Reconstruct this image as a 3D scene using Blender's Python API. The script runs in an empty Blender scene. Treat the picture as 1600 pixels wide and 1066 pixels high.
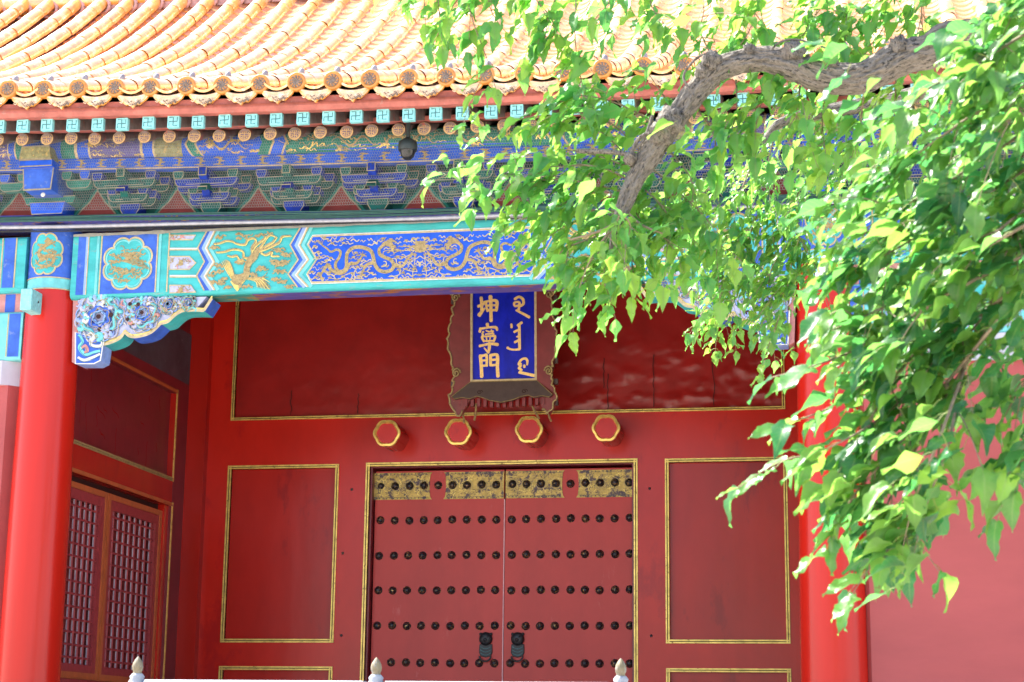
import bpy, math, random
import numpy as np
from mathutils import Vector, Matrix, noise as mnoise
random.seed(7); RNG = np.random.default_rng(11)
SC = bpy.context.scene; COL = SC.collection
# ------------------------------------------------------------------ camera
F_PX, CX, CY = 2873.86, 800.0, 533.0
YAW, PITCH, ROLL = .188180736, .214925458, .0122212633
cy_, sy_, cp_, sp_, cr_, sr_ = (math.cos(YAW), math.sin(YAW), math.cos(PITCH), math.sin(PITCH), math.cos(ROLL), math.sin(ROLL))
FW = Vector((-sy_*cp_, cy_*cp_, sp_)); R0 = Vector((cy_, sy_, 0)); U0 = R0.cross(FW)
RT = R0*cr_ + U0*sr_; UP = U0*cr_ - R0*sr_
EYE = Vector((0, 0, 1.6))
cam = bpy.data.cameras.new('camera'); cam.sensor_width = 36; cam.lens = F_PX/1600*36
cam.clip_start = .1; cam.clip_end = 3000
cam.dof.use_dof = True; cam.dof.focus_distance = 15.2; cam.dof.aperture_fstop = 7.1
co = bpy.data.objects.new('camera', cam); COL.objects.link(co)
co.matrix_world = Matrix(((RT.x, UP.x, -FW.x, EYE.x), (RT.y, UP.y, -FW.y, EYE.y), (RT.z, UP.z, -FW.z, EYE.z), (0, 0, 0, 1)))
SC.camera = co
def ray(x, y): return RT*((x-CX)/F_PX) - UP*((y-CY)/F_PX) + FW
def at(x, y, Y):            # measured point: where the line of sight meets the plane at depth Y
    d = ray(x, y); return EYE + d*(Y/d.y)
# ------------------------------------------------------------------ light
SUN_EL, SUN_AZ = math.radians(57), math.radians(73)      # behind the gate, to its left
SDIR = Vector((-math.sin(SUN_AZ)*math.cos(SUN_EL), math.cos(SUN_AZ)*math.cos(SUN_EL), math.sin(SUN_EL)))
w = bpy.data.worlds.new('World'); SC.world = w; w.use_nodes = True
nt = w.node_tree; bg = nt.nodes['Background']; sky = nt.nodes.new('ShaderNodeTexSky')
sky.sky_type = 'NISHITA'; sky.sun_disc = False; sky.sun_elevation = SUN_EL; sky.sun_rotation = -SUN_AZ
sky.air_density = 1.0; sky.dust_density = 2.0
nt.links.new(sky.outputs[0], bg.inputs[0]); bg.inputs[1].default_value = .15
sl = bpy.data.lights.new('sun', 'SUN'); sl.energy = 5.0; sl.angle = math.radians(.53); sl.color = (1, .95, .86)
so = bpy.data.objects.new('sun', sl); COL.objects.link(so); so.rotation_euler = SDIR.to_track_quat('Z', 'Y').to_euler()
SC.view_settings.view_transform = 'Standard'; SC.view_settings.look = 'None'; SC.view_settings.gamma = 1
SC.view_settings.use_curve_mapping = False; SC.view_settings.exposure = 1.95
SC.render.engine = 'CYCLES'; SC.cycles.max_bounces = 8; SC.cycles.diffuse_bounces = 5; SC.cycles.transmission_bounces = 6
SC.cycles.use_denoising = True; SC.cycles.sample_clamp_indirect = 8
# ------------------------------------------------------------------ materials
def mat(name, col, rough=.5, var=.14, scale=6, bump=0, bscale=60, spec=.5, metal=0, wear=None, coat=0, stretch=(1, 1, 1), detail=5):
    m = bpy.data.materials.new(name); m.use_nodes = True; n = m.node_tree.nodes; l = m.node_tree.links
    b = n['Principled BSDF']; geo = n.new('ShaderNodeNewGeometry'); mp = n.new('ShaderNodeMapping')
    mp.inputs['Scale'].default_value = stretch; l.new(geo.outputs['Position'], mp.inputs['Vector'])
    nz = n.new('ShaderNodeTexNoise'); nz.inputs['Scale'].default_value = scale; nz.inputs['Detail'].default_value = detail; nz.inputs['Roughness'].default_value = .65
    l.new(mp.outputs[0], nz.inputs['Vector'])
    mr = n.new('ShaderNodeMapRange'); mr.inputs['From Min'].default_value = .3; mr.inputs['From Max'].default_value = .7
    mr.inputs['To Min'].default_value = 1-var; mr.inputs['To Max'].default_value = 1+var; l.new(nz.outputs['Fac'], mr.inputs['Value'])
    mx = n.new('ShaderNodeVectorMath'); mx.operation = 'SCALE'; mx.inputs[0].default_value = col[:3]; l.new(mr.outputs[0], mx.inputs['Scale'])
    out = mx.outputs[0]
    if wear:
        wc, th, ws = wear
        z2 = n.new('ShaderNodeTexNoise'); z2.inputs['Scale'].default_value = ws; z2.inputs['Detail'].default_value = 8; z2.inputs['Roughness'].default_value = .7
        l.new(mp.outputs[0], z2.inputs['Vector'])
        r2 = n.new('ShaderNodeMapRange'); r2.inputs['From Min'].default_value = th; r2.inputs['From Max'].default_value = th+.06; l.new(z2.outputs['Fac'], r2.inputs['Value'])
        mm = n.new('ShaderNodeMix'); mm.data_type = 'RGBA'; l.new(r2.outputs[0], mm.inputs[0]); l.new(out, mm.inputs[6]); mm.inputs[7].default_value = (*wc, 1)
        out = mm.outputs[2]
    l.new(out, b.inputs['Base Color'])
    b.inputs['Roughness'].default_value = rough; b.inputs['Specular IOR Level'].default_value = spec; b.inputs['Metallic'].default_value = metal
    b.inputs['Coat Weight'].default_value = coat; b.inputs['Coat Roughness'].default_value = .36 if 'tile' in name else .14; b.inputs['Coat IOR'].default_value = 2.2 if 'tile' in name else 1.5
    if bump:
        bn = n.new('ShaderNodeBump'); bn.inputs['Strength'].default_value = bump; bn.inputs['Distance'].default_value = .01
        z3 = n.new('ShaderNodeTexNoise'); z3.inputs['Scale'].default_value = bscale; z3.inputs['Detail'].default_value = 6
        l.new(mp.outputs[0], z3.inputs['Vector']); l.new(z3.outputs['Fac'], bn.inputs['Height']); l.new(bn.outputs[0], b.inputs['Normal'])
    return m
M = {}
M['red'] = mat('red_lacquer', (.46, .014, .007), .26, .16, 1.6, .22, 5, spec=.35, stretch=(1, 1, .5), wear=((.36, .010, .008), .56, 1.7))
M['red_panel'] = mat('red_lacquer_panel', (.37, .012, .007), .26, .16, 1.8, .28, 5, spec=.35, stretch=(1, 1, .35), wear=((.27, .009, .008), .57, 2.2))
M['red_dark'] = mat('old_red_lacquer', (.28, .012, .010), .30, .2, 3, .5, 4, spec=.4, wear=((.38, .05, .04), .72, 9))
M['red_door'] = mat('door_red', (.43, .034, .027), .42, .12, 2, .14, 22, spec=.35, stretch=(1, 1, .4), wear=((.47, .075, .066), .62, 5))
M['red_col'] = mat('column_red', (.47, .014, .007), .25, .14, 2.2, .5, 5, spec=.34, stretch=(1, 1, .06), wear=((.62, .32, .29), .73, 24))
M['red_wall'] = mat('red_plaster', (.345, .064, .064), .6, .14, .9, 1, 3.5, spec=.4, stretch=(.5, 1, 1.4))
M['red_eave'] = mat('eave_red', (.36, .10, .078), .7, .3, 9, .3, 40, wear=((.32, .16, .13), .60, 14))
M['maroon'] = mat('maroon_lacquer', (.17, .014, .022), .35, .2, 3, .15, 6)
M['dull_red'] = mat('dull_red_pad', (.22, .025, .022), .7, .2, 12)
M['trim_brown'] = mat('orange_brown_lacquer', (.42, .10, .03), .35, .2, 8)
M['gold'] = mat('gold_leaf', (.70, .50, .13), .36, .3, 14, .3, 60, metal=.5, wear=((.22, .12, .03), .59, 26))
M['gold_dull'] = mat('aged_gold', (.33, .24, .10), .5, .35, 40, .3, 120, metal=.12, wear=((.13, .10, .05), .56, 60))
M['gold_line'] = mat('gold_line_paint', (.44, .35, .20), .5, .25, 30, metal=.15)
M['bluegold'] = mat('gold_lettering', (.80, .54, .20), .4, .2, 50, .2, 90, metal=.3)
M['turq'] = mat('turquoise_paint', (.045, .37, .385), .6, .22, 9, .15, 60, spec=.3, wear=((.15, .30, .30), .60, 13), stretch=(.35, 1, 1))
M['turq_l'] = mat('pale_turquoise_paint', (.13, .48, .51), .6, .2, 12, wear=((.30, .42, .42), .62, 26))
M['green'] = mat('malachite_paint', (.010, .16, .125), .65, .3, 12, .2, 60, spec=.3, wear=((.08, .12, .11), .60, 20))
M['blue'] = mat('azure_paint', (.010, .080, .56), .6, .25, 10, .15, 60, spec=.3, wear=((.05, .11, .40), .62, 18))
M['blue_d'] = mat('shaded_blue_paint', (.008, .030, .27), .75, .35, 12, .2, 60, spec=.2, wear=((.035, .05, .09), .56, 22))  # bracket blue with the deep eave shade mixed into it, grime patches over
M['green_d'] = mat('shaded_green_paint', (.008, .085, .075), .75, .35, 12, .2, 60, spec=.2, wear=((.035, .06, .06), .56, 22))  # bracket green darkened the same way for eave shade, grime patches over
M['gold_d'] = mat('shaded_gold_line', (.24, .21, .14), .6, .3, 30)  # gold edging dimmed to sit with the shaded bracket paints
M['blue_m'] = mat('mid_blue_paint', (.035, .105, .47), .6, .25, 10, .1, 60, spec=.3, wear=((.12, .18, .42), .60, 14))
M['blue_l'] = mat('pale_blue_paint', (.22, .34, .70), .6, .2, 14)
M['lav'] = mat('lavender_paint', (.36, .38, .54), .65, .22, 20, wear=((.46, .46, .52), .58, 30))
M['white'] = mat('white_line_paint', (.56, .55, .53), .6, .15, 30)
M['pinkpaint'] = mat('pink_paint', (.46, .20, .19), .6, .2, 20)
M['soffit'] = mat('beam_soffit_paint', (.075, .060, .27), .6, .3, 20, .1, 60, wear=((.30, .12, .03), .53, 9), stretch=(.35, 1, 1))
M['soffit_g'] = mat('beam_soffit_green', (.02, .22, .20), .6, .3, 20, .1, 60, wear=((.32, .20, .05), .52, 9), stretch=(.3, 1, 1))
M['board'] = mat('ledge_board_paint', (.11, .10, .42), .6, .25, 20, wear=((.40, .22, .06), .56, 22))
M['olive'] = mat('dusty_gilded_panel', (.20, .20, .10), .7, .4, 30, .2, 60, wear=((.40, .28, .10), .55, 28))
M['dust'] = mat('dust_grey', (.26, .26, .23), .9, .2, 12)
M['lavgrey'] = mat('grey_lavender_plaster', (.44, .44, .52), .8, .1, 4, .1, 20)
M['slate'] = mat('slate_grey_paint', (.055, .055, .075), .45, .35, 4, .3, 8, wear=((.16, .15, .18), .64, 9))
M['tile'] = mat('amber_glazed_tile', (.84, .37, .05), .2, .3, 7, .15, 30, coat=1, wear=((.88, .58, .28), .53, 9))
M['pan'] = mat('amber_glazed_trough', (.58, .22, .10), .4, .35, 12, .2, 40, coat=.3, wear=((.50, .27, .22), .54, 14))
M['disc'] = mat('amber_disc', (.50, .20, .038), .35, .3, 30, .2, 60)
M['relief'] = mat('grey_relief', (.17, .125, .10), .5, .4, 50, .3, 90, wear=((.34, .16, .05), .58, 60))
M['drip'] = mat('pale_drip_tile', (.66, .46, .30), .4, .3, 25, .4, 70, wear=((.72, .62, .52), .56, 25))
M['mortar'] = mat('pink_mortar', (.52, .30, .28), .9, .2, 12, .4, 30)
M['nail'] = mat('grey_nail_cap', (.22, .21, .24), .5, .3, 40)
M['raft'] = mat('rafter_grey_brown', (.15, .11, .10), .8, .35, 14, .3, 50, wear=((.30, .07, .05), .58, 12))
M['raft_tq'] = mat('rafter_end_turquoise', (.22, .56, .58), .6, .25, 30, .2, 80, wear=((.42, .60, .60), .62, 40))
M['inkline'] = mat('dark_teal_line', (.04, .13, .14), .7, .3, 40, wear=((.20, .48, .50), .60, 50))
M['medal'] = mat('medallion_gold', (.62, .42, .20), .45, .25, 50, .2, 80, metal=.2)
M['indigo'] = mat('indigo_paint', (.07, .055, .22), .6, .25, 30)
M['iron'] = mat('dark_iron', (.036, .034, .042), .34, .5, 30, .3, 60, metal=.5, wear=((.42, .27, .10), .545, 42))
M['brass'] = mat('worn_brass_plate', (.40, .27, .07), .38, .4, 18, .5, 60, metal=.5, wear=((.075, .048, .055), .515, 13))
M['board_blue'] = mat('plaque_blue', (.004, .012, .42), .35, .4, 7, .1, 30, spec=.2, stretch=(1.2, 1, .5))
M['plaque_frame'] = mat('plaque_maroon', (.17, .020, .022), .4, .2, 8)
M['plaque_grey'] = mat('plaque_grey_brown', (.105, .078, .072), .5, .15, 12)
M['marble'] = mat('weathered_marble', (.27, .29, .34), .6, .25, 12, .3, 40, wear=((.15, .17, .23), .55, 12))
M['finialgold'] = mat('weathered_finial', (.17, .14, .085), .6, .3, 30, .2, 60, wear=((.21, .20, .18), .55, 40))
M['stone'] = mat('pale_paving', (.54, .47, .385), .85, .12, .8, .2, 20)
M['stone2'] = mat('terrace_stone', (.54, .47, .39), .85, .12, 1.2, .2, 20)
M['pipe'] = mat('grey_conduit', (.32, .32, .36), .4, .2, 20, metal=.2)
M['cable'] = mat('green_cable', (.015, .075, .065), .45, .2, 20)
M['black'] = mat('black_plastic', (.012, .013, .016), .18, .1, 20)
M['net'] = mat('netting_wire', (.17, .20, .20), .7, .2, 20)
M['camgrey'] = mat('camera_housing', (.018, .026, .026), .5, .2, 20)
M['bronze'] = mat('dark_bronze', (.018, .018, .021), .45, .4, 40, .5, 70, metal=.2)
M['bar_glint'] = mat('lattice_bar_glint', (.40, .32, .38), .8, .25, 15)  # sky highlight on the lattice bars, painted as a pale colour
M['lattice'] = mat('lattice_red', (.30, .035, .04), .5, .2, 20)
M['seam'] = mat('pale_pink_edge', (.62, .34, .36), .5, .15, 20)
M['crack'] = mat('dark_crack', (.03, .006, .006), .8, .1, 20)
# ------------------------------------------------------------------ mesh builder (world coordinates)
WORG = {}
class MB:
    def __init__(s): s.v = []; s.f = []; s.m = []; s.mats = []; s.sm = []
    def mi(s, m):
        if m not in s.mats: s.mats.append(m)
        return s.mats.index(m)
    def add(s, vs, fs, m, smooth=False):
        b = len(s.v); s.v += [tuple(x) for x in vs]; k = s.mi(m)
        for f in fs: s.f.append([b+i for i in f]); s.m.append(k); s.sm.append(smooth)
    def box(s, x0, x1, y0, y1, z0, z1, m, bev=0):
        if bev:
            c = bev
            s.prism([(x0+c, z0), (x1-c, z0), (x1, z0+c), (x1, z1-c), (x1-c, z1), (x0+c, z1), (x0, z1-c), (x0, z0+c)], y0, y1, m, bev=c); return
        vs = [(x, y, z) for x in (x0, x1) for y in (y0, y1) for z in (z0, z1)]
        s.add(vs, [(0, 1, 3, 2), (4, 6, 7, 5), (0, 4, 5, 1), (2, 3, 7, 6), (0, 2, 6, 4), (1, 5, 7, 3)], m)
    def prism(s, pts, y0, y1, m, front=None, bev=0, axis='y'):
        # polygon (u,v) extruded; axis y: u=x v=z; axis x: u=y v=z
        n = len(pts)
        if axis == 'y': P = lambda u, v, d: (u, d, v)
        else: P = lambda u, v, d: (d, u, v)
        if bev:
            cx = sum(p[0] for p in pts)/n; cz = sum(p[1] for p in pts)/n
            ins = [(p[0]+(cx-p[0])*min(.5, bev/max(1e-4, math.hypot(cx-p[0], cz-p[1]))), p[1]+(cz-p[1])*min(.5, bev/max(1e-4, math.hypot(cx-p[0], cz-p[1])))) for p in pts]
            rings = [[P(u, v, y0) for u, v in ins], [P(u, v, y0+bev*(1 if y1 > y0 else -1)) for u, v in pts], [P(u, v, y1) for u, v in pts]]
        else: rings = [[P(u, v, y0) for u, v in pts], [P(u, v, y1) for u, v in pts]]
        vs = [p for r in rings for p in r]; fs = []
        for k in range(len(rings)-1):
            for i in range(n): j = (i+1) % n; fs.append((k*n+i, k*n+j, (k+1)*n+j, (k+1)*n+i))
        s.add(vs, fs, m); s.add(rings[0], [list(range(n))], front or m); s.add(rings[-1], [list(range(n))[::-1]], m)
    def poly(s, pts, m, fn):
        s.rc = getattr(s, 'rc', 0)+1; e = (s.rc % 41)*1.6e-5
        s.add([(lambda p: (p[0], p[1]-e, p[2]))(fn(u, v)) for u, v in pts], [list(range(len(pts)))], m)
    def ribbon(s, pts, wd, m, fn, closed=False):
        p = [Vector((a, b)) for a, b in pts]; n = len(p); vs = []; s.rc = getattr(s, 'rc', 0)+1; e0 = (s.rc % 41)*1.6e-5
        for i in range(n):
            a = p[i-1] if (i > 0 or closed) else p[i]; b = p[(i+1) % n] if (i < n-1 or closed) else p[i]
            d = (b-a); d = d.normalized() if d.length > 1e-9 else Vector((1, 0))
            k = Vector((-d.y, d.x)); h = (wd[i] if isinstance(wd, (list, tuple)) else wd)/2
            d1 = (p[i]-a); d2 = (b-p[i])
            if d1.length > 1e-9 and d2.length > 1e-9:
                c = max(.75, d1.normalized().dot(d)); h = h/c
            e = e0+i*(1.2e-5 if n > 3 else 0); q1, q2 = fn(*(p[i]+k*h)), fn(*(p[i]-k*h))
            vs += [(q1[0], q1[1]-e, q1[2]), (q2[0], q2[1]-e-.4e-5, q2[2])]
        fs = [(2*i, 2*i+1, 2*i+3, 2*i+2) for i in range(n-1)]
        if closed: fs.append((2*n-2, 2*n-1, 1, 0))
        s.add(vs, fs, m)
    def tube(s, pts, rad, m, seg=8, caps=True, rfn=None, smooth=True):
        P = [Vector(p) for p in pts]; n = len(P); vs = []; prev = None
        for i in range(n):
            t = (P[min(i+1, n-1)]-P[max(i-1, 0)]); t = t.normalized() if t.length > 1e-9 else Vector((0, 0, 1))
            if prev is None: a = t.orthogonal().normalized()
            else: a = (prev-t*prev.dot(t)); a = a.normalized() if a.length > 1e-6 else t.orthogonal().normalized()
            prev = a; b = t.cross(a); r = rad[i] if isinstance(rad, (list, tuple)) else rad
            for k in range(seg):
                an = 2*math.pi*k/seg; rr = r*(rfn(i, an, P[i]) if rfn else 1)
                vs.append(P[i]+(a*math.cos(an)+b*math.sin(an))*rr)
        fs = [(i*seg+k, i*seg+(k+1) % seg, (i+1)*seg+(k+1) % seg, (i+1)*seg+k) for i in range(n-1) for k in range(seg)]
        s.add(vs, fs, m, smooth)
        if caps: s.add(vs[:seg], [list(range(seg))[::-1]], m); s.add(vs[-seg:], [list(range(seg))], m)
    def lathe(s, prof, org, m, seg=24, axis='z', smooth=True):
        vs = []; o = Vector(org)
        for r, h in prof:
            for k in range(seg):
                a = 2*math.pi*k/seg; c, d = r*math.cos(a), r*math.sin(a)
                vs.append(o+(Vector((c, d, h)) if axis == 'z' else Vector((c, -h, d))))
        n = len(prof)
        s.add(vs, [(i*seg+k, i*seg+(k+1) % seg, (i+1)*seg+(k+1) % seg, (i+1)*seg+k) for i in range(n-1) for k in range(seg)], m, smooth)
        s.add(vs[:seg], [list(range(seg))[::-1]], m); s.add(vs[-seg:], [list(range(seg))], m)
    def build(s, name, parent=None, org=None):
        V = np.array(s.v, float)
        if org is None: org = ((V[:, 0].min()+V[:, 0].max())/2, (V[:, 1].min()+V[:, 1].max())/2, V[:, 2].min())
        org = Vector(org); me = bpy.data.meshes.new(name); me.from_pydata((V-np.array(org)).tolist(), [], s.f)
        for m in s.mats: me.materials.append(M[m] if isinstance(m, str) else m)
        me.polygons.foreach_set('material_index', s.m); me.polygons.foreach_set('use_smooth', s.sm); me.update()
        o = bpy.data.objects.new(name, me); COL.objects.link(o); place(o, org, parent); return o
def place(o, org, parent):
    org = Vector(org); o.location = org; WORG[o.name] = org
    if parent: o.parent = parent; o.location = org-WORG[parent.name]
def thing(name, label, cat, loc, group=None):
    o = bpy.data.objects.new(name, None); COL.objects.link(o); o.empty_display_size = .2; place(o, loc, None)
    return tag(o, label, cat, group)
def tag(o, label, cat, group=None):
    o['label'] = label; o['category'] = cat
    if group: o['group'] = group
    return o
def dup(o, delta=(0, 0, 0), parent=None):      # copy of a part with its sub-parts
    c = o.copy(); COL.objects.link(c); c.location = Vector(o.location)+Vector(delta)
    if parent: c.parent = parent
    for ch in [x for x in ALLKIDS.get(o.name, [])]:
        d = ch.copy(); COL.objects.link(d); d.parent = c
    return c
ALLKIDS = {}
def sub(mb, name, part, org=None):
    o = mb.build(name, part, org); ALLKIDS.setdefault(part.name, []).append(o); return o
def plane_y(Y): return lambda u, v: (u, Y, v)
def smooth_path(pts, k=6):
    out = []; n = len(pts)
    for i in range(n-1):
        p0, p1, p2, p3 = pts[max(i-1, 0)], pts[i], pts[i+1], pts[min(i+2, n-1)]
        for j in range(k):
            t = j/k
            out.append(tuple(.5*((2*b)+(-a+c)*t+(2*a-5*b+4*c-d)*t*t+(-a+3*b-3*c+d)*t**3) for a, b, c, d in zip(p0, p1, p2, p3)))
    out.append(tuple(pts[-1])); return out
def lerp_w(ws, n):
    return [float(np.interp(i/(n-1)*(len(ws)-1), range(len(ws)), ws)) for i in range(n)]
def cusped(cx, cz, rx, rz, n=8, d=.10, seg=96, ph=0):
    out = []
    for k in range(seg):
        a = 2*math.pi*k/seg; c = abs(math.sin(n*(a+ph)/2)); r = 1-d+d*1.4*c**.6-d*.4
        out.append((cx+rx*r*math.cos(a), cz+rz*r*math.sin(a)))
    return out
def wavy(cx, cz, L, amp, ang, n=14, cyc=2.5, ph=0):
    out = []
    for i in range(n):
        t = i/(n-1)-.5; u = t*L; v = amp*math.sin(cyc*2*math.pi*t+ph)
        out.append((cx+u*math.cos(ang)-v*math.sin(ang), cz+u*math.sin(ang)+v*math.cos(ang)))
    return out
# ------------------------------------------------------------------ setting
XL, XR = -6.66, -.21          # column centres
XC = (XL+XR)/2; YF, YB = 14.18, 17.5; TZ = .9
B0, B1 = -10.6, 3.7           # ends of the building
def L(x): return .003*(min(x, 1.5)+1)**2          # eave lift towards the left
g = MB(); g.add([(-400, -400, 0), (400, -400, 0), (400, 400, 0), (-400, 400, 0)], [(0, 1, 2, 3)], 'stone')
o = g.build('ground'); o['kind'] = 'structure'
g = MB(); g.box(-14, 7, 8.86, 22, .004, TZ, 'stone2'); o = g.build('terrace'); o['kind'] = 'structure'

GATE = thing('palace_gate', 'red lacquered palace gate with amber tiled roof, painted eaves and studded double door', 'gate building', (XC, YF, TZ))
# ------------------------------------------------------------------ gate wall
def gold_frame(parent, x0, x1, z0, z1, Y, wd=.035, sides='lrtb', name='gilt_moulding', m1='gold'):
    """two raised gilt ridges round a sunken panel, the panel lying inside x0..x1"""
    mb = MB()
    def bar(a0, a1, b0, b1, vert):
        h = wd/2
        for k in (0, 1):
            if vert: mb.box(a0+k*h+.004*k, a0+(k+1)*h-.004*(1-k), Y-.016+.005*k, Y+.03, b0, b1, m1)
            else: mb.box(a0, a1, Y-.0165+.005*k, Y+.03, b0+k*h+.004*k, b0+(k+1)*h-.004*(1-k), m1)
        if vert: mb.box(a0+h-.004, a0+h+.004, Y-.006, Y+.02, b0, b1, 'crack')
        else: mb.box(a0, a1, Y-.0065, Y+.02, b0+h-.004, b0+h+.004, 'crack')
    if 'l' in sides: bar(x0-wd, x0, z0-wd, z1+wd, True)
    if 'r' in sides: bar(x1, x1+wd, z0-wd, z1+wd, True)
    if 'b' in sides: bar(x0-wd, x1+wd, z0-wd, z0, False)
    if 't' in sides: bar(x0-wd, x1+wd, z1, z1+wd, False)
    return mb.build(name, parent)
DX0, DX1, DZ1 = -4.75, -2.122, 4.255      # door opening
PZ0, PZ1 = 2.565, 4.25
PX = [(-6.185, -5.10), (-1.785, -.695)]
wall = MB()
Yb0, Yb1 = YB, YB+.16
def rails(xs, z0, z1):
    for a, b in xs: wall.box(a, b, Yb0, Yb1, z0, z1, 'red')
# stiles and rails butted round the openings
rails([(-6.45, -6.185), (-5.10, DX0), (DX1, -1.785), (-.695, -.42)], TZ, 4.775)
wall.box(-6.185, -.695, Yb0, Yb1, 4.25, 4.70, 'red') if False else None
for a, b in PX:
    wall.box(a, b, Yb0, Yb1, PZ1, 4.775, 'red'); wall.box(a, b, Yb0, Yb1, 2.285, 2.53, 'red'); wall.box(a, b, Yb0, Yb1, TZ, 1.2, 'red')
wall.box(DX0, DX1, Yb0, Yb1, DZ1, 4.775, 'red')
wall.box(-6.45, -6.185, Yb0, Yb1, 4.775, 6.3, 'red'); wall.box(-.695, -.42, Yb0, Yb1, 4.775, 6.3, 'red')
wall.box(-10.5, -6.72, Yb0, Yb1+.2, TZ, 7.0, 'red_wall'); wall.box(-.15, 3.6, Yb0, Yb1+.2, TZ, 7.0, 'red_wall')
wall.box(-10.5, 3.6, Yb0+.2, Yb1+.3, 6.3, 8.9, 'maroon')
wall_o = wall.build('gate_wall', GATE)
for a, b in PX:
    p = MB(); p.box(a, b, Yb0+.045, Yb0+.09, 2.53, PZ1, 'red_panel'); p.build('wall_panel', GATE)
    p = MB(); p.box(a, b, Yb0+.045, Yb0+.09, 1.2, 2.285, 'red_panel'); p.build('wall_panel', GATE)
    gold_frame(GATE, a, b, 2.565, PZ1, Yb0); gold_frame(GATE, a, b, 1.23, 2.265, Yb0)
# tall panel over the door, with lifted paint
tp = MB(); nx, nz = 220, 60; vs = []
def flake(x, z):
    f = mnoise.noise((x*2.3, z*3.7, 3)); r = max(0., min(1., (x+3.6)/.9))*.85+.15
    low = max(0., 1-(z-4.77)/.9)
    c = mnoise.fractal((x*4.2, z*7.5, 8), .9, 2, 6)
    return -.021*r*(.3+low)*max(0, c+.1)*(1 if f > -.2 else .4)
for j in range(nz+1):
    for i in range(nx+1):
        x = -6.185+(5.49)*i/nx; z = 4.775+1.525*j/nz; vs.append((x, Yb0+.05+flake(x, z), z))
tp.add(vs, [(j*(nx+1)+i, j*(nx+1)+i+1, (j+1)*(nx+1)+i+1, (j+1)*(nx+1)+i) for j in range(nz) for i in range(nx)], 'red_dark', True)
for x0, z0, ln in ((-1.93, 4.8, .52), (-2.38, 4.78, .36), (-1.35, 4.8, .62), (-2.42, 5.0, .3), (-4.9, 4.8, .2), (-5.6, 4.8, .25)):
    pts = [(x0+.02*mnoise.noise((x0, k*.9, 1)), z0+ln*k/9) for k in range(10)]
    tp.ribbon(pts, .007, 'crack', plane_y(Yb0+.03))
tp.build('overdoor_panel', GATE)
gold_frame(GATE, -6.185, -.695, 4.775, 6.2, Yb0, .03, 'lrb')
# engaged posts at the ends of the gate wall
for s, x in ((1, XL), (-1, XR)):
    p = MB(); xa, xb = sorted((x+s*.0, x+s*.215)); p.box(xa, xb, YB-.10, YB+.1, TZ, 6.4, 'red_panel', .02)
    xa, xb = sorted((x+s*.215, x+s*.225)); p.build('engaged_post', GATE)
# ------------------------------------------------------------------ door pegs
pg = MB(); hexa = []
for k in range(60):
    a = 2*math.pi*k/60+math.pi/6*0; q = abs(((a/(math.pi/3)) % 1)-.5)*2
    r = .128*(1-.085*(1-q)**1.5); hexa.append((r*math.cos(a), r*math.sin(a)))
zp = 4.522; x0 = -4.487
pg.prism([(x0+a, zp+b) for a, b in hexa], YB-.38, YB, 'red', front='red')
peg = pg.build('door_peg', GATE, (x0, YB, zp))
rg = MB(); inner = [(a*.80, b*.80) for a, b in hexa]; ou = [(a*1.06, b*1.06) for a, b in hexa]; n = len(hexa)
vs = [(x0+a, YB-.395, zp+b) for a, b in ou]+[(x0+a, YB-.40, zp+b) for a, b in [(a*.9, b*.9) for a, b in hexa]]+[(x0+a, YB-.3805, zp+b) for a, b in inner]+[(x0+a, YB-.365, zp+b) for a, b in ou]
rg.add(vs, [(k*n+i, k*n+(i+1) % n, ((k+1) % 4)*n+(i+1) % n, ((k+1) % 4)*n+i) for k in (0, 1, 3) for i in range(n)], 'gold')
sub(rg, 'gilt_rim', peg)
for x in (-3.778, -3.083, -2.340): dup(peg, (x-x0, 0, (.01 if x > -3.5 else 0)))
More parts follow.
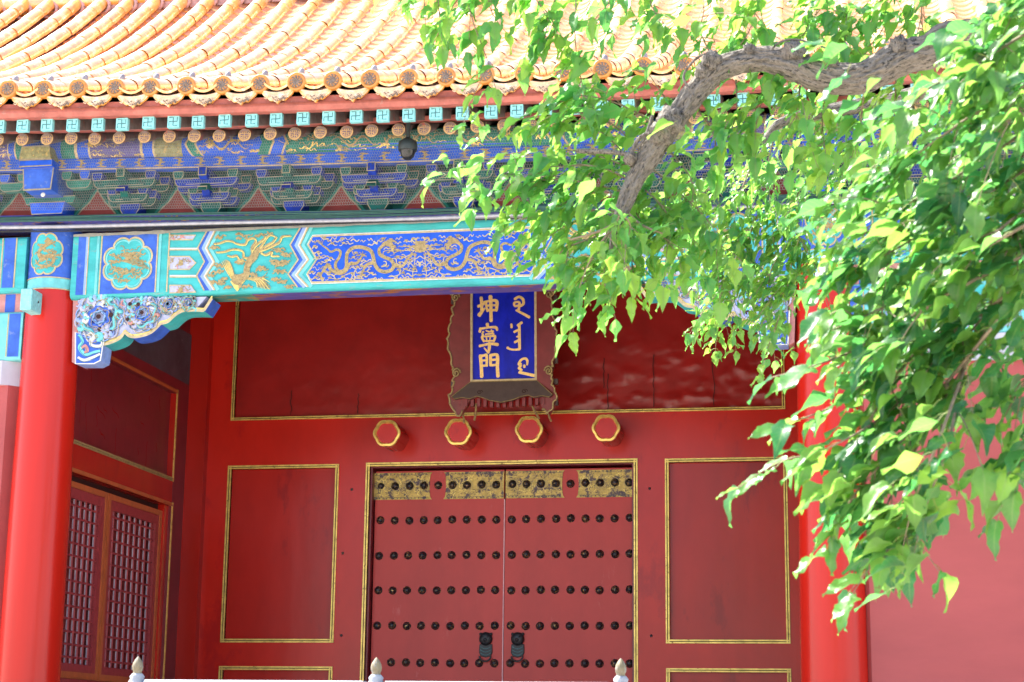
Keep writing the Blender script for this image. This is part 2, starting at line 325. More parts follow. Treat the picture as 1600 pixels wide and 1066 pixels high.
# ------------------------------------------------------------------ doors
Yd = 17.62
gold_frame(GATE, DX0, DX1, TZ, DZ1, YB, .037, 'lrt', 'door_frame')
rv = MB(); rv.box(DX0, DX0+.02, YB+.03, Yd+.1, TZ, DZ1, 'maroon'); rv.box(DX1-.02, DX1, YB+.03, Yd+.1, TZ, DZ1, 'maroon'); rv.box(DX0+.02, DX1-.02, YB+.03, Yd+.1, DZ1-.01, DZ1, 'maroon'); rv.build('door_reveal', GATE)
def dome(r, h, seg=12, n=5): return [(r*math.cos(a), h*math.sin(a)) for a in [math.pi/2*i/n for i in range(n)]]+[(.002, h)]
SX = [[-4.66+.1462*k for k in range(9)], [-3.334+.1446*k for k in range(9)]]
SZ = [3.732, 3.385, 3.043, 2.70, 2.345, 2.0, 1.65, 1.3]
stud0 = None
for li, (xa, xb) in enumerate(((DX0+.03, -3.413), (-3.403, DX1-.03))):
    d = MB(); d.box(xa, xb, Yd, Yd+.08, TZ+.06, DZ1-.03, 'red_door', .006)
    leaf = d.build('door_leaf', GATE)
    if li == 0:
        e = MB(); e.box(-3.4125, -3.4035, Yd-.012, Yd+.05, TZ+.06, 3.93, 'seam'); sub(e, 'edge_strip', leaf)
    for k, (pa, pb) in enumerate((((-4.742, -4.154), (-4.012, -3.416)), ((-3.400, -2.827), (-2.688, -2.152)))[li]):
        p = MB(); z0, z1 = 3.937, 4.205; pts = []
        def edge(x, s):
            return [(x+s*.012*(1-abs(2*t-1)**2)+s*(-.012 if t in (0., 1.) else 0), z0+(z1-z0)*t) for t in [i/12 for i in range(13)]]
        ln = edge(pa, 1 if (li, k) in ((0, 1), (1, 1)) else 0); rn = edge(pb, -1 if (li, k) in ((0, 0), (1, 0)) else 0)
        p.prism(ln+rn[::-1], Yd-.008, Yd+.002, 'brass')
        fn = plane_y(Yd-.0105); rr = random.Random(li*7+k)
        for zz in (z0+.022, z1-.022):       # riveted border and chased scrolls
            p.ribbon([(pa+.02, zz), (pb-.02, zz)], .004, 'iron', fn)
            x = pa+.03
            while x < pb-.03: p.box(x, x+.010, Yd-.013, Yd-.008, zz-.014 if zz < 4.1 else zz+.004, zz-.004 if zz < 4.1 else zz+.014, 'iron'); x += .036
        for q in range(46):
            cx, cz = rr.uniform(pa+.05, pb-.05), rr.uniform(z0+.045, z1-.045)
            p.ribbon(wavy(cx, cz, rr.uniform(.04, .11), rr.uniform(.006, .016), rr.uniform(0, 6), 12, rr.uniform(.8, 2), rr.uniform(0, 6)), .004, rr.choice(['iron', 'gold_dull', 'gold']), fn)
        for q in range(4):
            cx = SX[li][(0 if k == 0 else 5)+q] if li == 0 or k == 0 else SX[li][5+q]
            pts = [(cx+.05*math.cos(a), 4.075+.05*math.sin(a)) for a in [2*math.pi*i/24 for i in range(24)]]
            p.ribbon(pts, .006, 'gold_dull', fn, True)
        sub(p, 'brass_plate', leaf)
    for zi, z in enumerate([4.075]+SZ):
        for k, x in enumerate(SX[li]):
            if stud0 is None:
                st = MB(); st.lathe([(.041, -.004), (.041, .004)]+[(a, .004+b) for a, b in dome(.0345, .042)], (x, Yd, z), 'iron', 14, 'y')
                st0 = sub(st, 'door_stud', leaf, (x, Yd, z)); stud0 = (st0, x, z, li, WORG[leaf.name].copy())
            else:
                c = stud0[0].copy(); COL.objects.link(c); c.parent = leaf
                c.location = Vector((x+random.uniform(-.004, .004), Yd-(.008 if zi == 0 and k != 4 else 0), z+random.uniform(-.004, .004)))-WORG[leaf.name]
    # lion-mask knocker
    kx = (-3.575, -3.262)[li]; kz = 2.575
    kn = MB(); kn.lathe([(.062, 0), (.066, .012), (.060, .03), (.045, .045), (.025, .05), (.002, .052)], (kx, Yd-.001, kz), 'bronze', 20, 'y')
    for s in (-1, 1):
        kn.lathe(dome(.014, .018), (kx+s*.022, Yd-.036, kz+.018), 'bronze', 10, 'y'); kn.lathe(dome(.016, .014), (kx+s*.05, Yd-.012, kz+.045), 'bronze', 10, 'y')
    kn.lathe(dome(.020, .020), (kx, Yd-.045, kz-.012), 'bronze', 10, 'y')
    kn.prism([(kx-.062, kz-.05), (kx+.062, kz-.05), (kx+.066, kz-.13), (kx+.05, kz-.165), (kx, kz-.178), (kx-.05, kz-.165), (kx-.066, kz-.13)], Yd-.014, Yd, 'bronze', bev=.005)
    for q in range(3): kn.ribbon([(kx-.05+.1*i/11, kz-.075-.03*q-.02*math.sin(math.pi*i/11)) for i in range(12)], .006, 'inkline', plane_y(Yd-.0165))
    knk = sub(kn, 'knocker', leaf)
    kr = MB(); kr.tube([(kx+.055*math.cos(a), Yd-.035, kz-.165+.05*math.sin(a)*1.0) for a in [math.pi+math.pi*i/14 for i in range(15)]], .009, 'bronze', 8); sub(kr, 'knocker_ring', leaf)
bolts = MB()
for x, z in ((-4.93, 4.03), (-4.99, 2.6), (-1.97, 4.0), (-1.96, 2.6), (-5.0, 3.4)): bolts.lathe(dome(.014, .012), (x, YB, z), 'iron', 10, 'y')
bolts.build('wall_bolt', GATE)
# ------------------------------------------------------------------ side walls of the porch
def side_wall(X, s):
    """s=+1 faces +x. wall lies behind plane X"""
    Y0, Y1 = 14.36, YB-.10
    def bx(mb, y0, y1, z0, z1, d0, d1, m): xa, xb = sorted((X-s*d0, X-s*d1)); mb.box(xa, xb, y0, y1, z0, z1, m)
    wl = MB()
    wy0, wy1, wz0, wz1 = 14.42, 17.08, 1.5, 3.83
    py0, py1, pz0, pz1 = 14.50, 17.06, 4.11, 4.955
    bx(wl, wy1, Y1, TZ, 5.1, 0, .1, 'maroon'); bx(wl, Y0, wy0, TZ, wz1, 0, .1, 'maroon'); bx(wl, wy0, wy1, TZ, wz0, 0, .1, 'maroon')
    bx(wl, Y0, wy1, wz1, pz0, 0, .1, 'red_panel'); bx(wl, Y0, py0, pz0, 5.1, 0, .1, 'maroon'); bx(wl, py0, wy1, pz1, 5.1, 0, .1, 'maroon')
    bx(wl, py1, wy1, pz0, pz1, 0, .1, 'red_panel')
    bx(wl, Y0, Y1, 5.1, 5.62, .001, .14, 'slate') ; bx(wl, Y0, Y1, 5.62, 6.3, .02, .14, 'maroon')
    wl.build('side_wall', GATE)
    p = MB(); bx(p, py0, py1, pz0, pz1, .06, .1, 'maroon')
    for k in range(16):
        yy, zz = random.uniform(14.9, 16.9), random.uniform(4.2, 4.8); q = wavy(0, 0, random.uniform(.05, .3), .01, random.choice([1.5, 1.7, -.5, -.4]), 8, 1)
        p.ribbon([(a, b) for a, b in q], .006, 'red_panel', lambda u, v, yy=yy, zz=zz: (X-s*.058, yy+u, zz+v))
    p.build('wall_panel', GATE)
    f = MB()
    for k in (0, 1):
        h = .018; o_ = -.012+.006*k
        bx(f, py1+k*h+.001, py1+(k+1)*h-.001, pz0-.036, pz1+.036, o_, .05, 'gold'); bx(f, py0, py1, pz1+k*h+.001, pz1+(k+1)*h-.001, o_-.001, .05, 'trim_brown'); bx(f, py0, py1, pz0-(k+1)*h+.001, pz0-k*h-.001, o_-.001, .05, 'gold_dull')
        bx(f, wy1+k*h+.001, wy1+(k+1)*h-.001, wz0-.03, wz1+.036, o_, .05, 'gold'); bx(f, wy0, wy1, wz1+k*h+.001, wz1+(k+1)*h-.001, o_-.001, .05, 'trim_brown')
    f.build('gilt_moulding', GATE)
    # inner jamb
    j = MB(); bx(j, wy1-.10, wy1, wz0, wz1, .03, .12, 'red'); bx(j, wy0, wy0+.06, wz0, wz1, .03, .12, 'red'); bx(j, wy0+.06, wy1-.10, wz1-.05, wz1, .1, .14, 'crack'); j.build('window_jamb', GATE)
    # two lattice leaves
    ym = 15.66; a0, a1 = wy0+.062, wy1-.102
    for k, (ya, yb) in enumerate(((a0, ym-.008), (ym+.008, a1))):
        zt = wz1-.06; zb = 2.10; fr = .13; w_ = MB()
        bx(w_, ya, ya+.05, zb, zt, .05, .1, 'trim_brown'); bx(w_, yb-.05, yb, zb, zt, .05, .1, 'trim_brown'); bx(w_, ya+.05, yb-.05, zt-.05, zt, .051, .1, 'trim_brown'); bx(w_, ya+.05, yb-.05, zb, zb+.05, .051, .1, 'trim_brown')
        bx(w_, ya+.05, ya+fr, zb+.05, zt-.05, .062, .1, 'lattice'); bx(w_, yb-fr, yb-.05, zb+.05, zt-.05, .062, .1, 'lattice'); bx(w_, ya+fr, yb-fr, zt-.14, zt-.05, .063, .1, 'lattice'); bx(w_, ya+fr, yb-fr, zb+.05, zb+.12, .063, .1, 'lattice')
        wn = w_.build('lattice_window', GATE)
        pn = MB(); bx(pn, ya+fr, yb-fr, zb+.12, zt-.14, .135, .15, 'dull_red'); sub(pn, 'pane', wn)
        la = MB(); ly0, ly1, lz0, lz1 = ya+fr, yb-fr, zb+.12, zt-.14
        n = 8
        for i in range(n):
            y = ly0+(ly1-ly0)*(i+.5)/n; la.tube([(X-s*.085, y, lz0), (X-s*.085, y, lz1)], .013, 'lattice', 8)
            bx(la, y-.0175, y-.0125, lz0, lz1, .083, .093, 'bar_glint')  # pale strip painting the sky-lit edge of each upright bar
        for i in range(13):
            z = lz0+(lz1-lz0)*(i+.5)/13; la.tube([(X-s*.085, ly0, z), (X-s*.085, ly1, z)], .011, 'lattice', 8)
        sub(la, 'lattice', wn)
    lo = MB(); bx(lo, a0, a1, wz0, 2.09, .05, .1, 'lattice'); bx(lo, a0, a1, 2.092, 2.098, .04, .1, 'trim_brown'); lo.build('window_sill', GATE)
side_wall(XL+.02, 1); side_wall(XR-.02, -1)
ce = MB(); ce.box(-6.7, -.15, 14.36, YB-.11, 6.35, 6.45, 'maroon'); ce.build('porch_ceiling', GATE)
# ------------------------------------------------------------------ columns
BZ0, BZ1 = 5.185, 5.75; CH = 5.265
def column(xc):
    c = MB(); seg = 40
    prof = [(.27, TZ), (.262, TZ+.4), (.252, 2.2), (.243, 3.5), (.232, 4.6), (.226, CH)]
    c.lathe(prof, (xc, YF, 0), 'red_col', seg)
    o = c.build('column', GATE)
    h = MB(); h.lathe([(.2275, CH), (.2275, CH+.095)], (xc, YF, 0), 'turq_l', seg); h.lathe([(.2265, CH+.095), (.2265, 5.80)], (xc, YF, 0), 'blue_m', seg)
    def cyl(rad): return lambda u, v: (xc+rad*math.sin(u/rad), YF-rad*math.cos(u/rad), v)
    f1, f2, f3 = cyl(.230), cyl(.232), cyl(.234)
    uo = .06*(-xc/6.66)      # the medallion faces the court
    uo = 0.0
    md = cusped(uo, 5.565, .155, .185, 8, .10)
    h.poly([(a, b) for a, b in md], 'turq', f1) if False else None
    # wrapped disc as a fan of rings
    rings = 6; vs = []; n = len(md)
    for r in range(rings+1):
        t = r/rings
        for a, b in md: vs.append(f1(uo+(a-uo)*t, 5.565+(b-5.565)*t))
    h.add(vs, [(r*n+i, r*n+(i+1) % n, (r+1)*n+(i+1) % n, (r+1)*n+i) for r in range(rings) for i in range(n)], 'turq')
    h.ribbon(md, .014, 'gold_line', f2, True); rr = random.Random(5)
    body = smooth_path([(.0, 5.69), (.03, 5.66), (-.02, 5.62), (-.06, 5.58), (-.03, 5.53), (.05, 5.55), (.08, 5.51), (.04, 5.46), (-.05, 5.47), (-.09, 5.52)], 5)
    h.ribbon([(a+uo, b) for a, b in body], lerp_w([.05, .035, .03, .03, .022, .01], len(body)), 'gold_dull', f3)
    for k in range(46):
        a, q = rr.uniform(0, 6.28), rr.uniform(.15, .8); cx, cz = uo+.15*q*math.cos(a), 5.565+.17*q*math.sin(a)
        h.ribbon(wavy(cx, cz, rr.uniform(.03, .07), .007, rr.uniform(-.6, .6), 9, 1.5, rr.uniform(0, 6)), .009, 'gold_dull', f2)
    for zz in (CH+.002, CH+.098): h.ribbon([(u, zz) for u in np.linspace(-.34, .34, 30)], .010, 'gold_line', f2)
    sub(h, 'column_head', o)
    t = MB(); t.box(xc-.10, xc+.0, YF-.42, YF-.10, 5.04, 5.22, 'raft_tq', .006); t.lathe([(.012, 0), (.012, .004)], (xc+.0, YF-.3, 5.13), 'iron', 8, 'y')
    sub(t, 'tie_end', o); return o
column(XL); column(XR)
# ------------------------------------------------------------------ painted tie beam
YBM = 14.02
def beam_profile(y0, y1, z0, z1, r=.045, n=4):
    pts = []
    for cyy, czz, a0 in ((y0+r, z0+r, math.pi), (y1-r, z0+r, 1.5*math.pi), (y1-r, z1-r, 0), (y0+r, z1-r, .5*math.pi)):
        for i in range(n+1):
            a = a0+math.pi/2*i/n; pts.append((cyy+r*math.cos(a), czz+r*math.sin(a)))
    return pts
def zb(x, y): p = at(x, y, YBM); return (p.x, p.z)
def z8(ox, oy, sc): return lambda pts: [zb(ox+a/sc, oy+b/sc) for a, b in pts]
A3, A4, A1 = z8(480, 350, 8), z8(300, 350, 8), z8(0, 200, 4)
beam = MB(); X0b, X1b = XL+.215, XR-.215
beam.prism(beam_profile(YBM, 14.34, BZ0, BZ1), X0b, X1b, 'turq', axis='x')
beam_o = beam.build('tie_beam', GATE)
sf = MB()      # painted underside
xs = np.linspace(X0b+.02, X1b-.02, 24)
for i in range(23):
    m = 'soffit_g' if (i in (3, 4, 5, 17, 18, 19)) else ('soffit' if 5 < i < 17 else 'turq')
    sf.box(xs[i], xs[i+1], YBM+.048, 14.29, BZ0-.003, BZ0+.004, m)
sub(sf, 'painted_soffit', beam_o)
dec = MB(); dco = MB(); EPS = [YBM-.002-.0022*k for k in range(6)]
def both(kind, mb, pts, m, lay, wd=None, closed=False, clip=True):
    pts = [(min(max(a, X0b+.003), X1b-.003), b) for a, b in pts]
    if clip: pts = [(a, min(max(b, BZ0+.02), BZ1-.012)) for a, b in pts]
    for q in (pts, [(2*XC-a, b) for a, b in pts]):
        if kind == 'p': mb.poly(q, m, plane_y(EPS[lay]))
        else: mb.ribbon(q, wd, m, plane_y(EPS[lay]), closed)
ZT, ZBm = BZ1-.012, BZ0+.035
# vertical bands next to the column
def band(xa, xb, m, lay=0):
    both('p', dec, [(xa, BZ0+.03), (xb, BZ0+.03), (xb, ZT), (xa, ZT)], m, lay)
def vline(x, wd=.012, m='gold_line', lay=1): both('r', dec, [(x, BZ0+.03), (x, ZT)], m, lay, wd)
bx_ = lambda px: zb(px, 410)[0]
band(bx_(121), bx_(135), 'blue_m'); band(bx_(133), bx_(136.5), 'blue_l', 1); vline(bx_(137), .010); vline(bx_(157.5))
band(bx_(150), bx_(154), 'turq_l', 1)
band(bx_(159), bx_(244), 'blue_m'); vline(bx_(245)); vline(bx_(263)); band(bx_(247), bx_(251), 'turq_l', 1)
cxm, czm = zb(200, 412)
md = cusped(cxm, czm, .222, .232, 8, .12); both('p', dec, md, 'turq', 1); both('r', dec, md, 'gold_line', 2, .016, True)
md2 = [(cxm+(a-cxm)*.9, czm+(b-czm)*.9) for a, b in md]; both('r', dec, md2, 'turq_l', 2, .012, True)
rr = random.Random(3)
for k in range(70):
    a, q = rr.uniform(0, 6.28), rr.uniform(.3, .80)
    both('r', dco, wavy(cxm+.2*q*math.cos(a), czm+.2*q*math.sin(a), rr.uniform(.03, .09), .009, rr.uniform(-.7, .7), 9, 1.4, rr.uniform(0, 6)), 'gold_dull', 3, rr.uniform(.006, .012))
# crane wings inside the medallion
for (ax, az, bx2, bz2) in ((830, 830, 770, 800), (840, 795, 930, 880)):
    pass
for k in range(9):
    t = k/8; both('r', dco, smooth_path(A1([(700+15*t, 830+20*t), (760, 835), (835, 790+8*k), (850+12*k, 800+11*k)]), 4), 'gold_dull', 4, .006)
# hexagon box between band and first chevron
def chev(xs_, m, lay, clipx=None): return None
Lz = A4([(200, 110), (75, 305), (160, 475), (60, 650), (155, 860)]); Rz = A4([(290, 110), (175, 305), (270, 480), (160, 655), (275, 860)])
Lz2 = A4([(1370, 95), (1230, 265), (1330, 450), (1205, 630), (1320, 850)]); Rz2 = A4([(1450, 95), (1335, 270), (1445, 450), (1300, 640), (1440, 850)])
for a_, b_ in ((Lz, Rz), (Lz2, Rz2)):
    a_[0] = (a_[0][0], ZT); b_[0] = (b_[0][0], ZT); a_[-1] = (a_[-1][0], BZ0+.03); b_[-1] = (b_[-1][0], BZ0+.03)
    for i in range(4): both('p', dec, [a_[i], b_[i], b_[i+1], a_[i+1]], 'blue_m', 1)
    both('r', dec, [(p[0]-.02, p[1]) for p in b_], 'blue_l', 2, .03); both('r', dec, [(p[0]-.002, p[1]) for p in b_], 'white', 3, .010)
    both('r', dec, [(p[0]+.010, p[1]) for p in b_], 'gold_line', 3, .012); both('r', dec, a_, 'gold_line', 3, .012); both('r', dec, [(p[0]+.036, p[1]) for p in b_], 'turq_l', 1, .03)
hx = A1([(1062, 805), (1185, 805), (1225, 845), (1185, 885), (1062, 885)]); both('p', dec, hx, 'lav', 1); both('r', dec, hx+[hx[0]], 'gold_line', 2, .010)
for yy in ((755, 925)): both('r', dec, A1([(1062, yy), (1235, yy)]), 'white', 2, .012); both('r', dec, A1([(1062, yy+8), (1235, yy+8)]), 'gold_line', 2, .010)
for q in (A1([(1062, 672), (1225, 672), (1205, 700), (1062, 700)]), A1([(1062, 985), (1195, 985), (1225, 1040), (1062, 1040)])):
    both('p', dec, q, 'lav', 1); both('r', dec, q+[q[0]], 'gold_line', 2, .009)
for k in range(40):
    px = rr.uniform(1070, 1190); py = rr.choice([rr.uniform(815, 875), rr.uniform(815, 875), rr.uniform(990, 1035), rr.uniform(675, 697)])
    q = A1([(px, py)])[0]; both('r', dco, wavy(q[0], q[1], .03, .006, rr.uniform(0, 3), 7, 1), 'pinkpaint' if k % 3 == 0 else 'gold_dull', 3, .006)
for py in (845, 1015): q = A1([(1132, py)])[0]; both('p', dco, [(q[0]+.02*math.cos(a), q[1]+.026*math.sin(a)) for a in np.linspace(0, 6.1, 14)], 'gold_dull', 4)
# phoenix panel
def st(conv, pts, ws, m='gold_dull', lay=3, k=5):
    ws = [v*.86 for v in ws]; q = smooth_path(conv(pts), k); both('r', dco, q, m, lay, lerp_w(ws, len(q)))
st(A4, [(585, 850), (575, 810), (600, 760), (560, 700), (600, 690), (680, 640), (690, 560), (720, 480), (780, 410), (840, 300)], [.004, .03, .05, .10, .09, .07, .06, .07, .08, .03])
st(A4, [(580, 845), (560, 790), (520, 700)], [.01, .05, .07], 'gold')
st(A4, [(600, 770), (640, 700), (690, 640)], [.03, .05, .05], 'gold')
for pl in ([(760, 400), (750, 300), (800, 220), (770, 180), (700, 200), (660, 260), (560, 250), (500, 220), (420, 215), (350, 240), (270, 250)], [(720, 430), (650, 420), (640, 350), (560, 320), (480, 325), (400, 350), (300, 355)],
           [(800, 360), (880, 260), (930, 180), (980, 140), (1040, 160)], [(830, 350), (940, 270), (1010, 230), (1060, 160)], [(850, 340), (960, 300), (1090, 230), (1130, 160), (1240, 150)], [(860, 360), (920, 390), (1000, 350), (990, 400), (1090, 400)],
           [(640, 440), (600, 460), (560, 400), (500, 410), (440, 395)], [(760, 330), (800, 270), (900, 190), (920, 150)]):
    st(A4, pl, [.022, .020, .012]); st(A4, [(a+10, b+12) for a, b in pl], [.010, .008], 'gold')
for k in range(12):
    t = k/11; st(A4, [(500+40*t, 690-10*t), (440+70*t, 600-40*t), (375+100*t, 480-30*math.sin(3*t))], [.010, .008, .003], 'gold_dull' if k % 2 else 'gold')
for k in range(15):
    t = k/14; st(A4, [(690+60*t, 690-20*t), (800+80*t, 720-50*t), (820+240*t-110*max(0, t-.75)*4, 800+50*t-250*max(0, t-.75)*4)], [.014, .012, .004], 'gold_dull' if k % 3 else 'gold')
for cxp, cyp, n_, sp in ((1100, 490, 16, 100), (1180, 390, 8, 50), (330, 520, 6, 50), (320, 600, 6, 50), (250, 650, 5, 40), (330, 740, 7, 50), (400, 690, 4, 30), (260, 735, 4, 25), (680, 790, 7, 45), (1055, 690, 6, 35), (1140, 730, 7, 40), (1215, 790, 6, 35), (590, 480, 8, 50), (880, 560, 9, 60), (1100, 600, 9, 60), (450, 795, 4, 25), (280, 300, 5, 40), (1080, 330, 6, 50), (790, 640, 6, 50), (340, 170, 6, 50), (640, 160, 8, 90), (900, 130, 6, 90)):
    for k in range(n_):
        q = A4([(cxp+rr.uniform(-sp, sp), cyp+rr.uniform(-sp*.35, sp*.35))])[0]
        both('r', dco, wavy(q[0], q[1], rr.uniform(.03, .07), .008, rr.uniform(-.4, .4), 8, 1.3, rr.uniform(0, 6)), 'gold_dull', 3, rr.uniform(.007, .013))
# central blue dragon panel
pl_ = A3([(75, 160), (15, 265), (125, 445), (5, 625), (65, 735)]); zt_, zb_ = pl_[0][1], pl_[-1][1]-.0
zt_ = min(zt_, 5.70); pl_[0] = (pl_[0][0], zt_)
full = pl_+[(2*XC-a, b) for a, b in pl_[::-1]]
dec.poly(full, 'blue', plane_y(EPS[1])); dec.ribbon(full, .012, 'gold_line', plane_y(EPS[3]), True)
dec.ribbon([(XC+(a-XC)*1.006, 5.44+(b-5.44)*1.05) for a, b in full], .008, 'white', plane_y(EPS[2]), True)
BODY = [(190, 270), (250, 310), (300, 352), (370, 325), (418, 350), (405, 420), (365, 480), (358, 540), (390, 590), (450, 592), (492, 540), (495, 440), (505, 370), (560, 312), (640, 292), (740, 310), (805, 350), (832, 430), (850, 510), (900, 580), (980, 602), (1060, 575), (1085, 515), (1050, 455), (970, 420), (912, 385), (905, 320), (950, 275)]
st(A3, BODY, [.014, .024, .030, .034, .036, .036, .036, .034, .03])
st(A3, [(270, 500), (290, 560), (340, 600), (410, 618), (480, 590), (530, 510), (570, 480)], [.03, .035, .035, .04, .04, .03, .02], 'gold_dull')
st(A3, [(940, 280), (990, 250), (1050, 270), (1085, 345)], [.03, .055, .05, .02], 'gold_dull', 4); st(A3, [(960, 240), (1040, 220), (1120, 225)], [.01, .03, .005], 'gold_dull', 4)
st(A3, [(1070, 300), (1100, 290)], [.02, .004], 'gold', 4); st(A3, [(950, 390), (970, 345), (1060, 340), (1090, 385), (1040, 400)], [.010, .008, .006], 'gold_dull', 4)
for lg in ([(270, 500), (215, 570), (175, 640)], [(550, 500), (630, 490), (690, 405)], [(820, 490), (740, 520), (690, 620)], [(1090, 520), (1190, 530), (1250, 450), (1310, 390)]):
    st(A3, lg, [.04, .028, .016])
    ex, ey = lg[-1]; px, py = lg[-2]; an = math.atan2(ey-py, ex-px)
    for q in (-1, -.4, .3, .9): st(A3, [(ex, ey), (ex+40*math.cos(an+q), ey+40*math.sin(an+q)), (ex+62*math.cos(an+q*1.3), ey+62*math.sin(an+q*1.3))], [.010, .008, .003])
for q in (-.6, -.2, .2, .6): st(A3, [(190, 270), (165+50*q, 230), (170+90*q, 195)], [.008, .006, .003])
for k in range(34):      # spines along the back
    i = k/33*(len(BODY)-1); a = int(i); b = min(a+1, len(BODY)-1); t = i-a; x = BODY[a][0]*(1-t)+BODY[b][0]*t; y = BODY[a][1]*(1-t)+BODY[b][1]*t
    st(A3, [(x, y), (x+4, y-14)], [.004, .004], 'inkline', 4, 2)
for w8 in ([(130, 370), (190, 430), (260, 405), (295, 470)], [(250, 590), (260, 640), (320, 640), (360, 690), (410, 690)], [(620, 560), (590, 620), (610, 680), (710, 685)], [(780, 560), (760, 600), (820, 630), (870, 640)], [(1170, 560), (1150, 640), (1030, 665)], [(1200, 560), (1290, 590), (1380, 600)], [(560, 610), (510, 630), (450, 655)], [(930, 540), (990, 520), (985, 475), (955, 475)], [(1120, 490), (1110, 440), (1060, 440)], [(660, 520), (720, 480), (760, 470)]):
    st(A3, w8, [.010, .009, .008], 'gold_line')
pc = A3([(1495, 290)])[0]; dco.poly([(XC+.048*math.cos(a), pc[1]+.048*math.sin(a)) for a in np.linspace(0, 6.1, 22)], 'gold_dull', plane_y(EPS[4]))
for f8 in ([(1480, 360), (1475, 460), (1490, 560), (1495, 640)], [(1475, 380), (1480, 450)], [(1450, 460), (1420, 500), (1415, 540)], [(1500, 460), (1550, 490), (1555, 540)], [(1470, 230), (1480, 180), (1510, 180), (1530, 230)], [(1430, 310), (1380, 325), (1310, 300), (1250, 285), (1160, 285)], [(1430, 320), (1350, 330), (1270, 335), (1180, 335)], [(1410, 250), (1340, 230), (1310, 190), (1410, 180)]):
    st(A3, f8, [.010, .008, .007], 'gold_line')
bpts = [Vector(p) for p in smooth_path(A3(BODY), 4)]; tries = 0; cnt = 0; seen = []
while cnt < 120 and tries < 4000:
    tries += 1; px, py = rr.uniform(60, 1400), rr.choice([rr.uniform(185, 700), rr.uniform(185, 260)]); q = A3([(px, py)])[0]; v = Vector(q)
    if px < 130 and 300 < py < 560: continue
    if min((v-b).length for b in bpts) < .05 or any((v-b).length < .038 for b in seen): continue
    seen.append(v); cnt += 1
    both('r', dco, wavy(q[0], q[1], rr.uniform(.04, .09), rr.uniform(.006, .012), rr.uniform(-.3, .3), 10, rr.uniform(1, 2), rr.uniform(0, 6)), 'gold_line' if cnt % 3 else 'gold_dull', 3, rr.uniform(.005, .010))
    if cnt % 2: both('p', dco, [(q[0]+.015*math.cos(a)*(1+.3*math.sin(3*a)), q[1]+.008+.010*math.sin(a)) for a in np.linspace(0, 5.9, 11)], 'gold_dull', 4)
dq = np.linspace(X0b, XC, 70); both('r', dec, [(a, BZ1-.02) for a in dq], 'dust', 4, [.02+.03*abs(mnoise.noise((a*5, 1, 7))) for a in dq])
sub(dec, 'painted_bands', beam_o); sub(dco, 'gilded_figures', beam_o)
